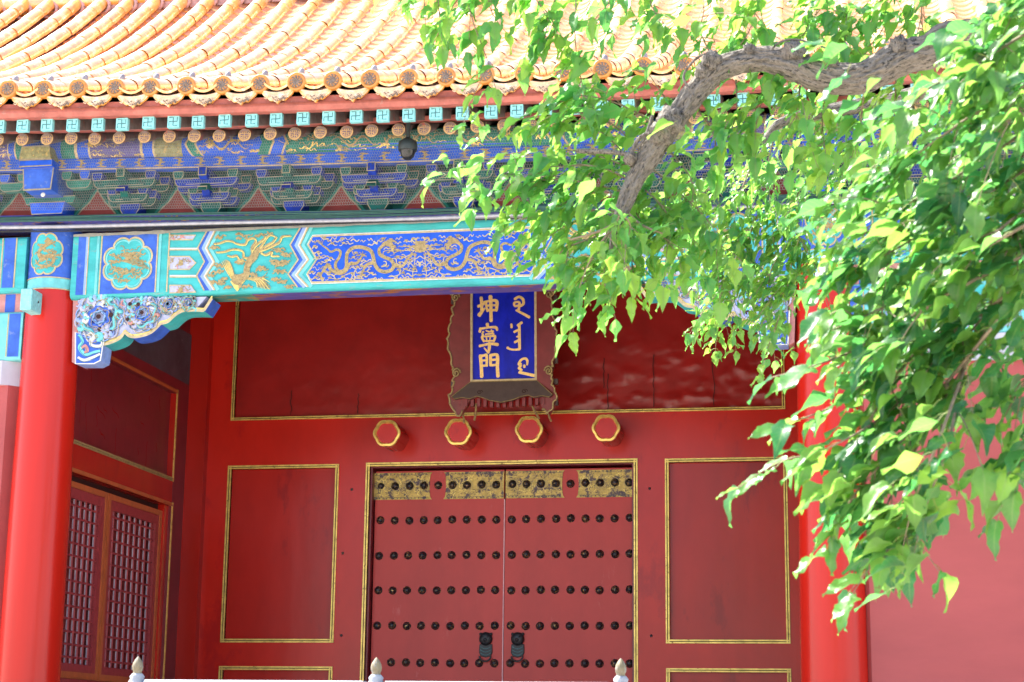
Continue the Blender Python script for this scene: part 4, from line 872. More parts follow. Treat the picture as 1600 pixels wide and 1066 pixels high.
# rear slope, plain rows as one relief surface
rs = MB()
for k in trange:
    x = tx0+TP*k; rs.tube([(x, 2*(13.0+TR)-y+.06, zr(x, y)) for y in slope_pts(x, 8)], .07, 'tile', 8)
sub(rs, 'rear_tiles', roof)
# drip tiles between the discs
x = tx0+TP/2; z = zr(x, 13.0); hwid = .14
def drip_outline(s=1.0):
    up = [(x-hwid*s+2*hwid*s*i/12, z-.050-.030*(1-((i/12-.5)*2)**2)*s-(1-s)*.03) for i in range(13)]
    lo = []
    for i in range(25):
        t = i/24; u = (t-.5)*2; a = abs(u)
        lo.append((x+hwid*s*u, z-.055-(.088*(1-a**2.6)+.008*math.cos(a*15)*(1-a)+.014*max(0, 1-a*5))*s-(1-s)*.045))
    return up+lo[::-1]
dm = MB(); dm.prism(drip_outline(), 13.022, 13.045, 'tile', bev=0); dm.prism(drip_outline(.80), 13.018, 13.023, 'drip')
for k in range(16):
    u = random.uniform(-.085, .085); dm.tube([(a, 13.016, b) for a, b in wavy(x+u, z-.105-.03*(1-abs(u)/.09)+random.uniform(-.012, .012), .04, .008, random.uniform(-.5, .5), 7, 1.2, random.uniform(0, 6))], .004, random.choice(['relief', 'drip']), 5)
lip = [(x-hwid+2*hwid*i/12, z-.048-.030*(1-((i/12-.5)*2)**2)) for i in range(13)]
dm.tube([(a, 13.020, b) for a, b in lip], .010, 'drip', 6)
drp = dm.build('drip_tile', GATE, (x, 13.03, z)); 
for k in list(trange)[:-1]:
    if k: xx = tx0+TP*(k+.5); dup(drp, (TP*k+random.uniform(-.006, .006), random.uniform(-.008, .004), zr(xx, 13)-z+random.uniform(-.004, .004)))
# main ridge: bottom roll, courses, top roll
rd = MB(); yr = 13.0+TR; zr_ = zr(-3, yr)
rd.tube([(B0, yr-.01, zr_+.085), (B1, yr-.01, zr_+.085)], .085, 'tile', 16); rd.box(B0, B1, yr+.02, yr+.3, zr_-.1, zr_+.5, 'tile'); rd.tube([(B0, yr+.0, zr_+.40), (B1, yr+.0, zr_+.40)], .05, 'tile', 12); rd.tube([(B0, yr+.16, zr_+.55), (B1, yr+.16, zr_+.55)], .1, 'tile', 14)
ridge = rd.build('main_ridge', GATE)
cl = MB()
for k in trange:
    x = tx0+TP*k; cl.tube([(x+.092*math.cos(a), yr-.075, zr_-.005+.092*math.sin(a)) for a in np.linspace(0, 2*math.pi, 17)], .022, 'mortar', 6, False)
    cl.box(x+.09, x+TP-.09, yr-.05, yr+.02, zr_-.07, zr_+.03, 'mortar')
sub(cl, 'mortar_collars', ridge)
# ------------------------------------------------------------------ name plaque
pcx = -3.295; PYt = 16.86
PL = thing('name_plaque', 'vertical blue name plaque with gilt characters in a scrolled maroon frame over the door', 'plaque', (pcx, YB, 4.62))
tilt = lambda z: -.22*(z-4.96)*.35      # leans forward at the top
b = MB(); bx0, bx1, bz0, bz1 = -3.585, -2.985, 4.975, 5.95
P = lambda u, v, d=0: (u, PYt+tilt(v)+d, v)
def pbox(mb, x0, x1, z0, z1, d0, d1, m):
    vs = [P(x, z, d) for x in (x0, x1) for d in (d0, d1) for z in (z0, z1)]
    mb.add(vs, [(0, 1, 3, 2), (4, 6, 7, 5), (0, 4, 5, 1), (2, 3, 7, 6), (0, 2, 6, 4), (1, 5, 7, 3)], m)
pbox(b, bx0, bx1, bz0, bz1, 0, .06, 'board_blue'); b.build('board', PL)
b = MB()
pbox(b, bx0-.022, bx0, bz0-.02, bz1, -.02, .05, 'gold_line'); pbox(b, bx1, bx1+.022, bz0-.02, bz1, -.02, .05, 'gold_line'); pbox(b, bx0, bx1, bz0-.022, bz0, -.02, .05, 'gold_line'); b.build('gilt_border', PL)
# flaring scrolled wings, in plan they splay towards the viewer
wl = [(-3.607, 5.95), (-3.78, 5.92), (-3.83, 5.80), (-3.78, 5.74), (-3.80, 5.66), (-3.80, 5.58), (-3.83, 5.50), (-3.84, 5.40), (-3.86, 5.34), (-3.83, 5.22), (-3.80, 5.10), (-3.79, 5.06), (-3.765, 5.02), (-3.79, 4.98), (-3.79, 4.93), (-3.81, 4.86), (-3.84, 4.79), (-3.80, 4.70), (-3.74, 4.63), (-3.68, 4.68), (-3.607, 4.78)]
for s in (1, -1):
    nar = lambda u: -3.607+(u+3.607)*.84
    fx = lambda u: nar(u) if s > 0 else 2*(-3.285)-nar(u)
    mb = MB(); n = len(wl); fr, bk_ = [], []
    for u, v in wl:
        k = min(1, max(0, (-3.607-u)/.22)); vv = max(v, 4.96)
        fr.append((fx(u), PYt+tilt(v)-.02-.06*k, v)); bk_.append((fx(u), PYt+tilt(v)+.05-.0*k, v))
    mb.add(fr+bk_, [list(range(n)), list(range(n, 2*n))[::-1]]+[(i, (i+1) % n, n+(i+1) % n, n+i) for i in range(n)], 'plaque_frame'); 
    wg = mb.build('scrolled_wing', PL)
    gd = MB(); ed = [f for f, (u, v) in zip(fr, wl)][1:20]
    pts = smooth_path([(p[0], p[1]-.006, p[2]) for p in ed], 5)
    gd.tube([(p[0]+.009*math.sin(i*1.1), p[1], p[2]+.010*math.sin(i*1.3)) for i, p in enumerate(pts)], .010, 'gold_dull', 6)
    for (u, v, r_) in ((-3.765, 5.76, .05), (-3.755, 5.03, .05)):
        sp_ = [(fx(u+r_*(1-i/26)*math.cos(i*.48)), PYt+tilt(v)-.085, v+r_*(1-i/26)*math.sin(i*.48)) for i in range(24)]; gd.tube(sp_, .009, 'gold_dull', 6)
    for q in range(6):
        v = 4.72+.2*q; gd.box(*sorted((fx(-3.84), fx(-3.80))), PYt+tilt(v)+.0, PYt+tilt(v)+.05, v, v+.05, 'plaque_grey')
    ALLKIDS.setdefault(wg.name, []); gd.build('scroll_edge', wg)
b = MB(); lo = [(-3.607, 4.953), (-2.963, 4.953), (-2.80, 4.80), (-2.83, 4.775), (-2.90, 4.79), (-2.98, 4.775), (-3.03, 4.80), (-3.10, 4.785), (-3.17, 4.755), (-3.285, 4.73), (-3.40, 4.755), (-3.47, 4.785), (-3.53, 4.80), (-3.59, 4.775), (-3.67, 4.79), (-3.74, 4.775), (-3.77, 4.80)]
def lf(u, v, d=0): k = (4.953-v)/.2; return (u, PYt-.02-.10*k+d, v)
n = len(lo); b.add([lf(u, v) for u, v in lo]+[lf(u, v, .05) for u, v in lo], [list(range(n)), list(range(n, 2*n))[::-1]]+[(i, (i+1) % n, n+(i+1) % n, n+i) for i in range(n)], 'plaque_grey')
b.ribbon(lo, .008, 'gold_dull', lambda u, v: lf(u, v, -.004), True)
for u in (-3.50, -3.07): b.ribbon([(u+.03*(1-i/22)*math.cos(i*.5), 4.84+.025*(1-i/22)*math.sin(i*.5)) for i in range(20)], .006, 'crack', lambda u, v: lf(u, v, -.005))
for u in np.linspace(-3.72, -2.85, 15): b.box(u, u+.03, PYt-.04, PYt+.02, 4.70+.05*abs(u+3.285), 4.79, 'plaque_frame')
b.build('skirt', PL)
b = MB()
for s in (1, -1):
    for pts in ([(-3.76, 4.77), (-3.74, 4.70), (-3.70, 4.645), (-3.71, 4.60)], [(-3.55, 4.74), (-3.57, 4.68), (-3.60, 4.62)]):
        b.tube([((u if s > 0 else -6.57-u), PYt-.05+.25*(4.77-v)/.17, v) for u, v in smooth_path(pts, 4)], .011, 'gold_dull', 6)
b.build('hook', PL)
# characters: brush strokes measured on the plaque (zoom grid: 11.43 px per px)
def g5(pts): out = []; 
def G(oy):
    def f(pts):
        r_ = []
        for a, c_ in pts:
            p = at(720+a/11.43, oy+c_/11.43, PYt); r_.append((p.x, p.z))
        return r_
    return f
GA, GB = G(450), G(520)
ch = MB(); NS = [0]
def stroke(conv, pts, ws, k=4):
    q = smooth_path(conv(pts), k); n = len(q); wl_ = [v*.00054 for v in lerp_w(ws, n)]; NS[0] += 1; dd = -.006-.0004*(NS[0] % 7)
    # rounded caps
    a, b_ = Vector(q[0]), Vector(q[1]); d = (a-b_).normalized()*wl_[0]*.35; q = [tuple(a+d)]+q; wl_ = [wl_[0]*.55]+wl_
    a, b_ = Vector(q[-1]), Vector(q[-2]); d = (a-b_).normalized()*wl_[-1]*.35; q = q+[tuple(a+d)]; wl_ = wl_+[wl_[-1]*.55]
    ch.ribbon(q, wl_, 'bluegold', lambda u, v: P(u, v, dd))
s_ = stroke
# first character
s_(GA, [(390, 205), (395, 300), (395, 450)], [60, 55, 55]); s_(GA, [(335, 355), (390, 335), (440, 310)], [55, 50, 40]); s_(GA, [(350, 510), (390, 460), (450, 390)], [75, 60, 30])
s_(GA, [(555, 185), (560, 350), (560, 610)], [75, 60, 60]); s_(GA, [(470, 280), (480, 360), (500, 440)], [50, 40, 45]); s_(GA, [(440, 285), (540, 260), (640, 255), (672, 300), (655, 430)], [45, 38, 55, 60, 50]); s_(GA, [(490, 345), (640, 335)], [38, 36]); s_(GA, [(490, 425), (640, 420)], [42, 40])
# second character
s_(GA, [(490, 665), (500, 720)], [60, 50]); s_(GA, [(370, 740), (355, 800)], [45, 50]); s_(GA, [(390, 745), (520, 725), (640, 725), (665, 770)], [40, 36, 50, 45])
s_(GA, [(420, 800), (400, 840), (420, 860)], [36, 30, 30]); s_(GA, [(470, 780), (520, 800), (600, 790)], [26, 30, 26]); s_(GA, [(460, 845), (600, 830)], [30, 30]); s_(GA, [(560, 770), (600, 850)], [26, 30])
s_(GA, [(400, 880), (395, 910), (430, 970)], [46, 44, 40]); s_(GA, [(400, 885), (520, 880), (625, 880), (600, 970)], [30, 30, 44, 40]); s_(GA, [(430, 965), (590, 960)], [30, 30]); s_(GA, [(470, 890), (480, 960)], [22, 22]); s_(GA, [(540, 890), (530, 960)], [22, 22])
s_(GB, [(350, 250), (420, 235), (540, 210), (670, 225)], [50, 42, 45, 60]); s_(GB, [(525, 200), (520, 290), (505, 370)], [55, 55, 36]); s_(GB, [(430, 285), (500, 365)], [22, 40])
# third character
s_(GB, [(360, 420), (372, 600), (378, 790)], [60, 58, 62]); s_(GB, [(370, 430), (430, 415), (470, 420), (470, 600)], [50, 44, 50, 44]); s_(GB, [(400, 505), (460, 500)], [36, 36]); s_(GB, [(400, 600), (470, 590)], [40, 40])
s_(GB, [(540, 410), (540, 590)], [52, 50]); s_(GB, [(540, 415), (640, 400), (665, 450), (660, 620), (668, 780)], [50, 48, 62, 58, 66]); s_(GB, [(560, 495), (630, 490)], [40, 40]); s_(GB, [(560, 590), (640, 580)], [40, 40])
# Manchu words
s_(GA, [(990, 230), (1060, 190), (1130, 230), (1140, 310), (1090, 350)], [50, 44, 50, 48, 40]); s_(GA, [(1060, 340), (990, 350), (975, 300), (1030, 280), (1070, 300), (1055, 420)], [36, 40, 40, 36, 44, 46]); s_(GA, [(1010, 425), (1120, 480), (1240, 545)], [36, 44, 52])
s_(GA, [(920, 670), (925, 725)], [38, 40]); s_(GA, [(1105, 640), (1030, 690)], [48, 40]); s_(GA, [(1060, 680), (1060, 850), (1060, 1060)], [48, 50, 50]); s_(GA, [(1040, 770), (970, 805)], [38, 44]); s_(GA, [(1050, 880), (1010, 890)], [44, 20]); s_(GA, [(1040, 955), (975, 985)], [44, 40])
s_(GB, [(1060, 170), (1060, 300)], [50, 48]); s_(GB, [(1060, 305), (960, 315), (880, 300), (845, 280)], [44, 34, 36, 50])
s_(GB, [(1040, 560), (1090, 490), (1160, 470), (1195, 510), (1190, 580)], [44, 40, 42, 42, 30]); s_(GB, [(1035, 570), (1075, 600), (1040, 640), (1085, 670), (1045, 720)], [36, 44, 36, 44, 36]); s_(GB, [(1080, 560), (1060, 620)], [40, 40]); s_(GB, [(1140, 590), (1140, 620)], [42, 44]); s_(GB, [(1050, 715), (1180, 740), (1310, 770)], [44, 50, 56])
ch.build('lettering', PL)
# ------------------------------------------------------------------ wires, netting, camera dome
cd = MB(); rr = random.Random(2)
cd.tube([(x, 13.925, 5.718+.8*L(x)+.004*math.sin(x*2.1)) for x in np.linspace(B0+.5, B1-.5, 60)], .017, 'pipe', 10); o_ = tag(cd.build('conduit_pipe'), 'grey conduit pipe running along the top of the painted beam', 'pipe')
cb = MB()
for k in range(6):
    ph = rr.uniform(0, 6); cb.tube([(x, 13.925+.012*math.sin(x*1.1+ph), 5.750+.0095*k+.9*L(x)+.006*math.sin(x*1.7+ph)) for x in np.linspace(B0+.5, B1-.5, 70)], .006, 'cable', 6)
for k in range(3): cb.tube([(x, 13.915, 5.685+.006*k+.7*L(x)+.007*math.sin(x*1.3+k)) for x in np.linspace(B0+.5, B1-.5, 60)], .0035, 'black', 5)
tag(cb.build('cable_bundle'), 'bundle of thin dark green cables laid above the grey conduit', 'cables')
nb = MB(); a = .0118; dxn, dyn = a*math.sqrt(3), a*1.5; NX = int((B1-B0-1.2)/dxn); HN = .50
def netp(u, v):      # v 0 bottom .. 1 top
    x = B0+.6+u; bulge = .025*math.sin(u*4.2)*math.sin(math.pi*v)+.02*mnoise.noise((u*1.5, v*2, 0))
    return (x, 13.95-.33*v-.02+bulge, 5.835+L(x)+.53*v)
vv = []; ff = []
def wire(u0, v0, u1, v1, wd=.0011):
    A, B = Vector(netp(u0, v0)), Vector(netp(u1, v1)); d = (B-A).normalized(); s2 = d.cross(Vector((0, 1, .3))).normalized()*wd; i = len(vv)
    vv.extend([A+s2, A-s2, B-s2, B+s2]); ff.append((i, i+1, i+2, i+3))
NY = int(HN/dyn)
for j in range(NY):
    for i in range(NX):
        cx = (i+(.5 if j % 2 else 0))*dxn+random.uniform(-.002, .002); cyv = j*dyn
        for (u0, w0, u1, w1) in ((0, a, dxn/2, a/2), (dxn/2, a/2, dxn/2, -a/2), (0, a, -dxn/2, a/2)):
            v0, v1 = (cyv+w0)/HN, (cyv+w1)/HN
            if 0 <= v0 <= 1 and 0 <= v1 <= 1: wire(cx+u0, v0, cx+u1, v1)
nb.add(vv, ff, 'net'); tag(nb.build('bird_net'), 'fine grey wire bird net stretched over the eave brackets', 'net')
cp = at(637, 236, 13.42); CM = thing('security_camera', 'small black dome security camera hanging under the painted eave', 'camera', (cp.x, cp.y, cp.z-.09))
b = MB(); b.lathe([(.072, -.0), (.078, .03), (.070, .075), (.03, .10), (.02, .11)], (cp.x, cp.y, cp.z), 'camgrey', 20); b.build('housing', CM)
b = MB(); b.lathe([(.004, -.075), (.03, -.068), (.05, -.045), (.060, -.012), (.062, 0)], (cp.x, cp.y, cp.z), 'black', 20); b.build('dome', CM)
b = MB(); b.tube([(cp.x, cp.y, cp.z+.1), (cp.x, cp.y, cp.z+.28)], .018, 'camgrey', 10); b.build('stem', CM)
# ------------------------------------------------------------------ balustrade
YBL = 9.0; fxs = [at(215, 1045, YBL).x, at(588, 1042, YBL).x, at(970, 1036, YBL).x]; RZ = 1.89
BL = thing('stone_balustrade', 'white marble balustrade with three gold tipped flame finials', 'balustrade', (fxs[1], YBL, TZ))
for i in (0, 1):
    b = MB(); xa, xb = fxs[i]+.058, fxs[i+1]-.058
    b.prism([(YBL-.055, RZ-.10), (YBL+.055, RZ-.10), (YBL+.06, RZ-.02), (YBL+.04, RZ), (YBL-.04, RZ), (YBL-.06, RZ-.02)], xa, xb, 'marble', axis='x'); b.build('rail', BL)
    b = MB(); b.box(xa, xb, YBL-.035, YBL+.035, TZ+.08, RZ-.28, 'marble', .01); b.box(xa, xb, YBL-.05, YBL+.05, TZ, TZ+.08, 'marble')
    for q in range(3): xm = xa+(xb-xa)*(q+.5)/3; b.lathe([(.04, RZ-.281), (.06, RZ-.24), (.04, RZ-.19), (.065, RZ-.13), (.065, RZ-.101)], (xm, YBL, 0), 'marble', 14)
    b.build('panel', BL)
for x in fxs:
    b = MB(); b.box(x-.057, x+.057, YBL-.057, YBL+.057, TZ, RZ-.03, 'marble', .008)
    b.lathe([(.042, RZ-.03), (.044, RZ-.01), (.034, RZ+.004), (.038, RZ+.016), (.026, RZ+.031)], (x, YBL, 0), 'marble', 16)
    po = b.build('post', BL)
    f = MB(); prof = [(.034, 0), (.030, .012), (.036, .026), (.038, .044), (.034, .064), (.022, .084), (.010, .098), (.002, .106)]; sg = 40; vs = []
    for r, h in prof:
        for k in range(sg):
            an = 2*math.pi*k/sg; tw = an+h*9; r = prof[[q_[1] for q_ in prof].index(h)][0]*.70; rr_ = r*(1+.09*math.sin(10*tw)) if .012 < h < .1 else r; vs.append((x+rr_*math.cos(an), YBL+rr_*math.sin(an), RZ+.030+h*.82))
    f.add(vs, [(i*sg+k, i*sg+(k+1) % sg, (i+1)*sg+(k+1) % sg, (i+1)*sg+k) for i in range(len(prof)-1) for k in range(sg)], 'finialgold', True); f.add(vs[-sg:], [list(range(sg))], 'finialgold')
    sub(f, 'flame_finial', po)
# ------------------------------------------------------------------ trees
def leaf_mat(name, base, trans, mixf=.5):
    m = bpy.data.materials.new(name); m.use_nodes = True; n = m.node_tree.nodes; l = m.node_tree.links; b = n['Principled BSDF']
    at_ = n.new('ShaderNodeAttribute'); at_.attribute_name = 'tint'
    def tinted(col, col2):
        mx = n.new('ShaderNodeMix'); mx.data_type = 'RGBA'; l.new(at_.outputs['Fac'], mx.inputs[0]); mx.inputs[6].default_value = (*col, 1); mx.inputs[7].default_value = (*col2, 1); return mx.outputs[2]
    l.new(tinted(*base), b.inputs['Base Color']); b.inputs['Roughness'].default_value = .36; b.inputs['Specular IOR Level'].default_value = .55
    tr = n.new('ShaderNodeBsdfTranslucent'); l.new(tinted(*trans), tr.inputs['Color'])
    mx = n.new('ShaderNodeMixShader'); mx.inputs[0].default_value = mixf; l.new(b.outputs[0], mx.inputs[1]); l.new(tr.outputs[0], mx.inputs[2])
    l.new(mx.outputs[0], n['Material Output'].inputs[0])
    # pale midrib and side veins, drawn along the blade
    def mth(op, a, b_=None, c_=None):
        q = n.new('ShaderNodeMath'); q.operation = op
        for i, v in enumerate((a, b_, c_)):
            if v is None: continue
            if isinstance(v, (int, float)): q.inputs[i].default_value = v
            else: l.new(v, q.inputs[i])
        return q.outputs[0]
    bl = n.new('ShaderNodeAttribute'); bl.attribute_name = 'blade'; sx = n.new('ShaderNodeSeparateXYZ'); l.new(bl.outputs['Vector'], sx.inputs[0])
    ac = mth('ABSOLUTE', sx.outputs[1]); mid = mth('LESS_THAN', ac, .07); ph = mth('MULTIPLY_ADD', ac, -.22, sx.outputs[0]); sv = mth('GREATER_THAN', mth('SINE', mth('MULTIPLY', ph, 52.0)), .93)
    vein = mth('MULTIPLY', mth('MAXIMUM', mid, mth('MULTIPLY', sv, .6)), .55)
    for inp in (b.inputs['Base Color'], tr.inputs['Color']):
        src = inp.links[0].from_socket; q = n.new('ShaderNodeMix'); q.data_type = 'RGBA'; l.new(vein, q.inputs[0]); l.new(src, q.inputs[6]); q.inputs[7].default_value = (.22, .36, .10, 1); l.new(q.outputs[2], inp)
    gf = n.new('ShaderNodeNewGeometry'); nf = n.new('ShaderNodeTexNoise'); nf.inputs['Scale'].default_value = 34; nf.inputs['Detail'].default_value = 4; l.new(gf.outputs['Position'], nf.inputs['Vector']); fk = mth('MULTIPLY', mth('GREATER_THAN', nf.outputs['Fac'], .70), .7)
    for inp in (b.inputs['Base Color'], tr.inputs['Color']):
        src = inp.links[0].from_socket; q = n.new('ShaderNodeMix'); q.data_type = 'RGBA'; l.new(fk, q.inputs[0]); l.new(src, q.inputs[6]); q.inputs[7].default_value = (.16, .13, .035, 1); l.new(q.outputs[2], inp)
    geo = n.new('ShaderNodeNewGeometry'); nz = n.new('ShaderNodeTexNoise'); nz.inputs['Scale'].default_value = 60; bp = n.new('ShaderNodeBump'); bp.inputs['Strength'].default_value = .35; bp.inputs['Distance'].default_value = .004
    l.new(geo.outputs['Position'], nz.inputs['Vector']); l.new(nz.outputs['Fac'], bp.inputs['Height']); l.new(bp.outputs[0], b.inputs['Normal'])
    return m
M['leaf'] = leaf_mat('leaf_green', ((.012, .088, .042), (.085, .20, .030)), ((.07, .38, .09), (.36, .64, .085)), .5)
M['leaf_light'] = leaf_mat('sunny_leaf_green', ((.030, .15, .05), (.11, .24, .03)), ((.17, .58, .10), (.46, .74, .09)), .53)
M['bark'] = mat('grey_brown_bark', (.185, .160, .136), .9, .8, 1, 1.0, 1, wear=((.035, .032, .030), .545, 1))
def _bark():
    nt_ = M['bark'].node_tree; n, l = nt_.nodes, nt_.links; at_ = n.new('ShaderNodeAttribute'); at_.attribute_name = 'along'
    mp = [x for x in n if x.type == 'MAPPING'][0]; l.new(at_.outputs['Vector'], mp.inputs['Vector']); mp.inputs['Scale'].default_value = (58, 58, 20)
    b = [x for x in n if x.type == 'BUMP'][0]; b.inputs['Strength'].default_value = 1; b.inputs['Distance'].default_value = .05
    z = [x for x in n if x.type == 'TEX_NOISE']; [setattr(q.inputs['Scale'], 'default_value', 1.0) for q in z]
_bark()
M['twig'] = mat('twig_brown', (.20, .15, .10), .8, .3, 30)
M['stalk'] = mat('leaf_stalk', (.22, .26, .06), .6, .2, 30)
# leaf template: rows along the blade, five columns across, long drip tip
LT = np.array([0, .04, .12, .24, .38, .52, .64, .75, .85, .93, 1.0]); LW = np.array([.03, .14, .235, .285, .280, .235, .17, .11, .065, .035, .004])
def leaf_grid(fold, curl, wave, side):
    v = []
    for t, w_ in zip(LT, LW):
        w_ = w_*(1+.13*math.sin(t*21+fold*30)*(t < .85))
        for c_ in (-1, -.5, 0, .5, 1):
            x = w_*c_; z = fold*abs(x)*(1-.3*abs(c_))-curl*t*t*.5+wave*math.sin(t*9+c_*2)*abs(c_)*.06
            v.append((t-.05*abs(c_)*(t < .1), x+side*t*t*.15, z))
    return np.array(v)
LV = [leaf_grid(f, c_, w_, s) for f, c_, w_, s in ((.35, .25, 1, .3), (.65, .6, 1.3, -.4), (.2, .9, 1.6, .2), (.9, .3, 1.2, -.2), (.5, 1.1, 1.4, .6), (.1, .3, 2.0, -.6), (1.1, .7, 1, .3), (-.25, .5, 1.6, -.3))]
BLADE = np.array([(t, c_, 0) for t in LT for c_ in (-1, -.5, 0, .5, 1)])
nr, nc = len(LT), 5
LF = np.array([(r*nc+c_, r*nc+c_+1, (r+1)*nc+c_+1, (r+1)*nc+c_) for r in range(nr-1) for c_ in range(nc-1)])
class Foliage:
    def __init__(s, flat=0): s.V = []; s.T = []; s.tw = MB(); s.n = 0; s.flat = flat
    def leaf(s, base, d, nrm, size, pick=(0, 1, 2, 3, 4, 5, 6, 7)):
        d = d.normalized(); nrm = (nrm-d*nrm.dot(d)); nrm = nrm.normalized() if nrm.length > 1e-4 else d.orthogonal().normalized(); sd = d.cross(nrm)
        R_ = np.array([d, sd, nrm]); s.V.append(LV[random.choice(pick)]*np.array([1, random.uniform(.7, 1.25), 1])@R_*size+np.array(base)); s.T.append(random.random()**1.2); s.n += 1
    def spray(s, pts, size, dens=1.0, sub_n=3, droop=.7, rad=.006, spread=.16, lean=Vector((-.35, 0, 0))):
        P_ = smooth_path(pts, 5); s.tw.tube(P_, [max(.0018, rad*(1-i/len(P_)*.8)) for i in range(len(P_))], 'twig', 5)
        s.line(P_, size, dens, droop, lean)
        n = len(P_)
        for k in range(sub_n):
            i = random.randrange(int(n*.2), n-2); p = Vector(P_[i]); d = Vector(P_[i+1])-Vector(P_[i-1]); d.normalize()
            o_ = Vector((random.gauss(0, 1), random.gauss(0, 1), random.gauss(0, .7))); o_ = (d*.8+o_*.75+Vector((0, 0, -.35))).normalized(); ln = random.uniform(.8, 2.0)*spread
            q = [tuple(p+o_*ln*t+Vector((0, 0, -.35*ln*t*t))) for t in (0, .33, .66, 1)]
            Q_ = smooth_path(q, 3); s.tw.tube(Q_, [max(.0013, .003*(1-j/len(Q_)*.6)) for j in range(len(Q_))], 'twig', 4); s.line(Q_, size*.95, dens, droop, lean)
    def line(s, P_, size, dens, droop, lean):
        acc = random.random()*.5; step = size*.62/dens; sgn = 1
        for i in range(1, len(P_)):
            a, b = Vector(P_[i-1]), Vector(P_[i]); ln = (b-a).length; acc += ln
            while acc > step:
                acc -= step; p = b-(b-a)*(acc/ln if ln > 0 else 0); d = (b-a).normalized()
                sd = d.cross(Vector((0, 0, 1))); sd = sd.normalized() if sd.length > 1e-3 else Vector((1, 0, 0)); sgn = -sgn
                out = (d*.45+sd*sgn*random.uniform(.4, 1)+Vector((random.gauss(0, .3), random.gauss(0, .3), random.gauss(0, .25)))).normalized()
                st_ = size*random.uniform(.25, .5); base = p+out*st_+Vector((0, 0, -.2*st_))
                sz = size*random.uniform(.62, 1.2)
                s.tw.tube([p, p+out*st_*.5+Vector((0, 0, .03*st_)), base], .0011, 'stalk', 3, False)
                dirn = out*(1-droop)+Vector((0, 0, -droop))+lean*random.uniform(.3, 1.2)+Vector((random.gauss(0, .22), random.gauss(0, .22), random.gauss(0, .15)))
                up = Vector((random.gauss(.1, .33), random.gauss(-.12, .36), .9))
                if random.random() < s.flat:      # sprays held out level by the wind of the bough
                    dirn = Vector((-1, random.gauss(-.1, .4), random.gauss(-.55, .22)))+out*.35; up = Vector((random.gauss(.05, .25), random.gauss(-.05, .28), 1)); s.leaf(base, dirn, up, sz*1.08, (0, 3, 5, 7, 0, 6))
                else: s.leaf(base, dirn, up, sz)
        # leaf at the tip
        d = (Vector(P_[-1])-Vector(P_[-2])).normalized(); s.leaf(Vector(P_[-1]), d*.5+Vector((0, 0, -droop)), Vector((0, -.4, .8)), size)
    def build(s, parent, leaf='leaf'):
        V = np.concatenate(s.V); n = s.n; k = nr*nc; Fs = (LF[None, :, :]+(np.arange(n)*k)[:, None, None]).reshape(-1, 4)
        me = bpy.data.meshes.new('crown'); me.vertices.add(len(V)); org = np.array(WORG[parent.name])
        me.vertices.foreach_set('co', (V-org).ravel()); me.loops.add(Fs.size); me.loops.foreach_set('vertex_index', Fs.ravel().astype(np.int32)); me.polygons.add(len(Fs))
        me.polygons.foreach_set('loop_start', np.arange(0, Fs.size, 4, dtype=np.int32)); me.polygons.foreach_set('use_smooth', np.ones(len(Fs), bool)); me.update(calc_edges=True); me.validate()
        at_ = me.attributes.new('tint', 'FLOAT', 'POINT'); at_.data.foreach_set('value', np.repeat(np.array(s.T, np.float32), k))
        a2 = me.attributes.new('blade', 'FLOAT_VECTOR', 'POINT'); a2.data.foreach_set('vector', np.tile(BLADE, (n, 1)).astype(np.float32).ravel())
        me.materials.append(M[leaf]); o_ = bpy.data.objects.new('crown', me); COL.objects.link(o_); o_.parent = parent
        s.tw.build('twigs', parent); print('leaves', n); return o_
def bark_tube(mb, pts, rad, seg=26, k=8, amp=.10):
    P_ = smooth_path(pts, k); r = lerp_w(rad, len(P_)); ln = [0.]
    for a, b in zip(P_, P_[1:]): ln.append(ln[-1]+(Vector(b)-Vector(a)).length)
    if not hasattr(mb, 'bark'): mb.bark = {}
    b0 = len(mb.v); ph = random.uniform(0, 50)
    def rf_(i, an, p):
        c_, s__ = math.cos(an), math.sin(an); l_ = ln[i]; r_ = r[i]
        mb.bark[b0+i*seg+int(round(an/(2*math.pi)*seg)) % seg] = (c_*r_, s__*r_, l_+ph)
        lump = mnoise.fractal((c_*1.2+ph, s__*1.2, l_*5), .9, 2, 3)
        rid = abs(mnoise.noise((c_*4.5, s__*4.5+ph, l_*4.5)))+.6*abs(mnoise.noise((c_*9, s__*9+ph, l_*11)))
        br = abs(mnoise.noise((c_*6+9, s__*6, l_*14)))
        return 1+.16*lump+amp*2.4*(rid-.3)-(.10 if br < .07 else 0)*amp*10*.6
    mb.tube(P_, r, 'bark', seg, True, rf_)
def bark_build(mb, parent):
    o_ = mb.build('trunk', parent); me = o_.data; a = me.attributes.new('along', 'FLOAT_VECTOR', 'POINT')
    V = np.array([mb.bark.get(i, mb.v[i]) for i in range(len(mb.v))], np.float32); a.data.foreach_set('vector', V.ravel()); return o_
def px(pts, Y, jit=0):
    out = []
    for i, p in enumerate(pts):
        yy = (p[2] if len(p) > 2 else Y)+(random.uniform(-jit, jit) if jit else 0); v = at(p[0], p[1], yy); out.append((v.x, v.y, v.z))
    return out
random.seed(21)
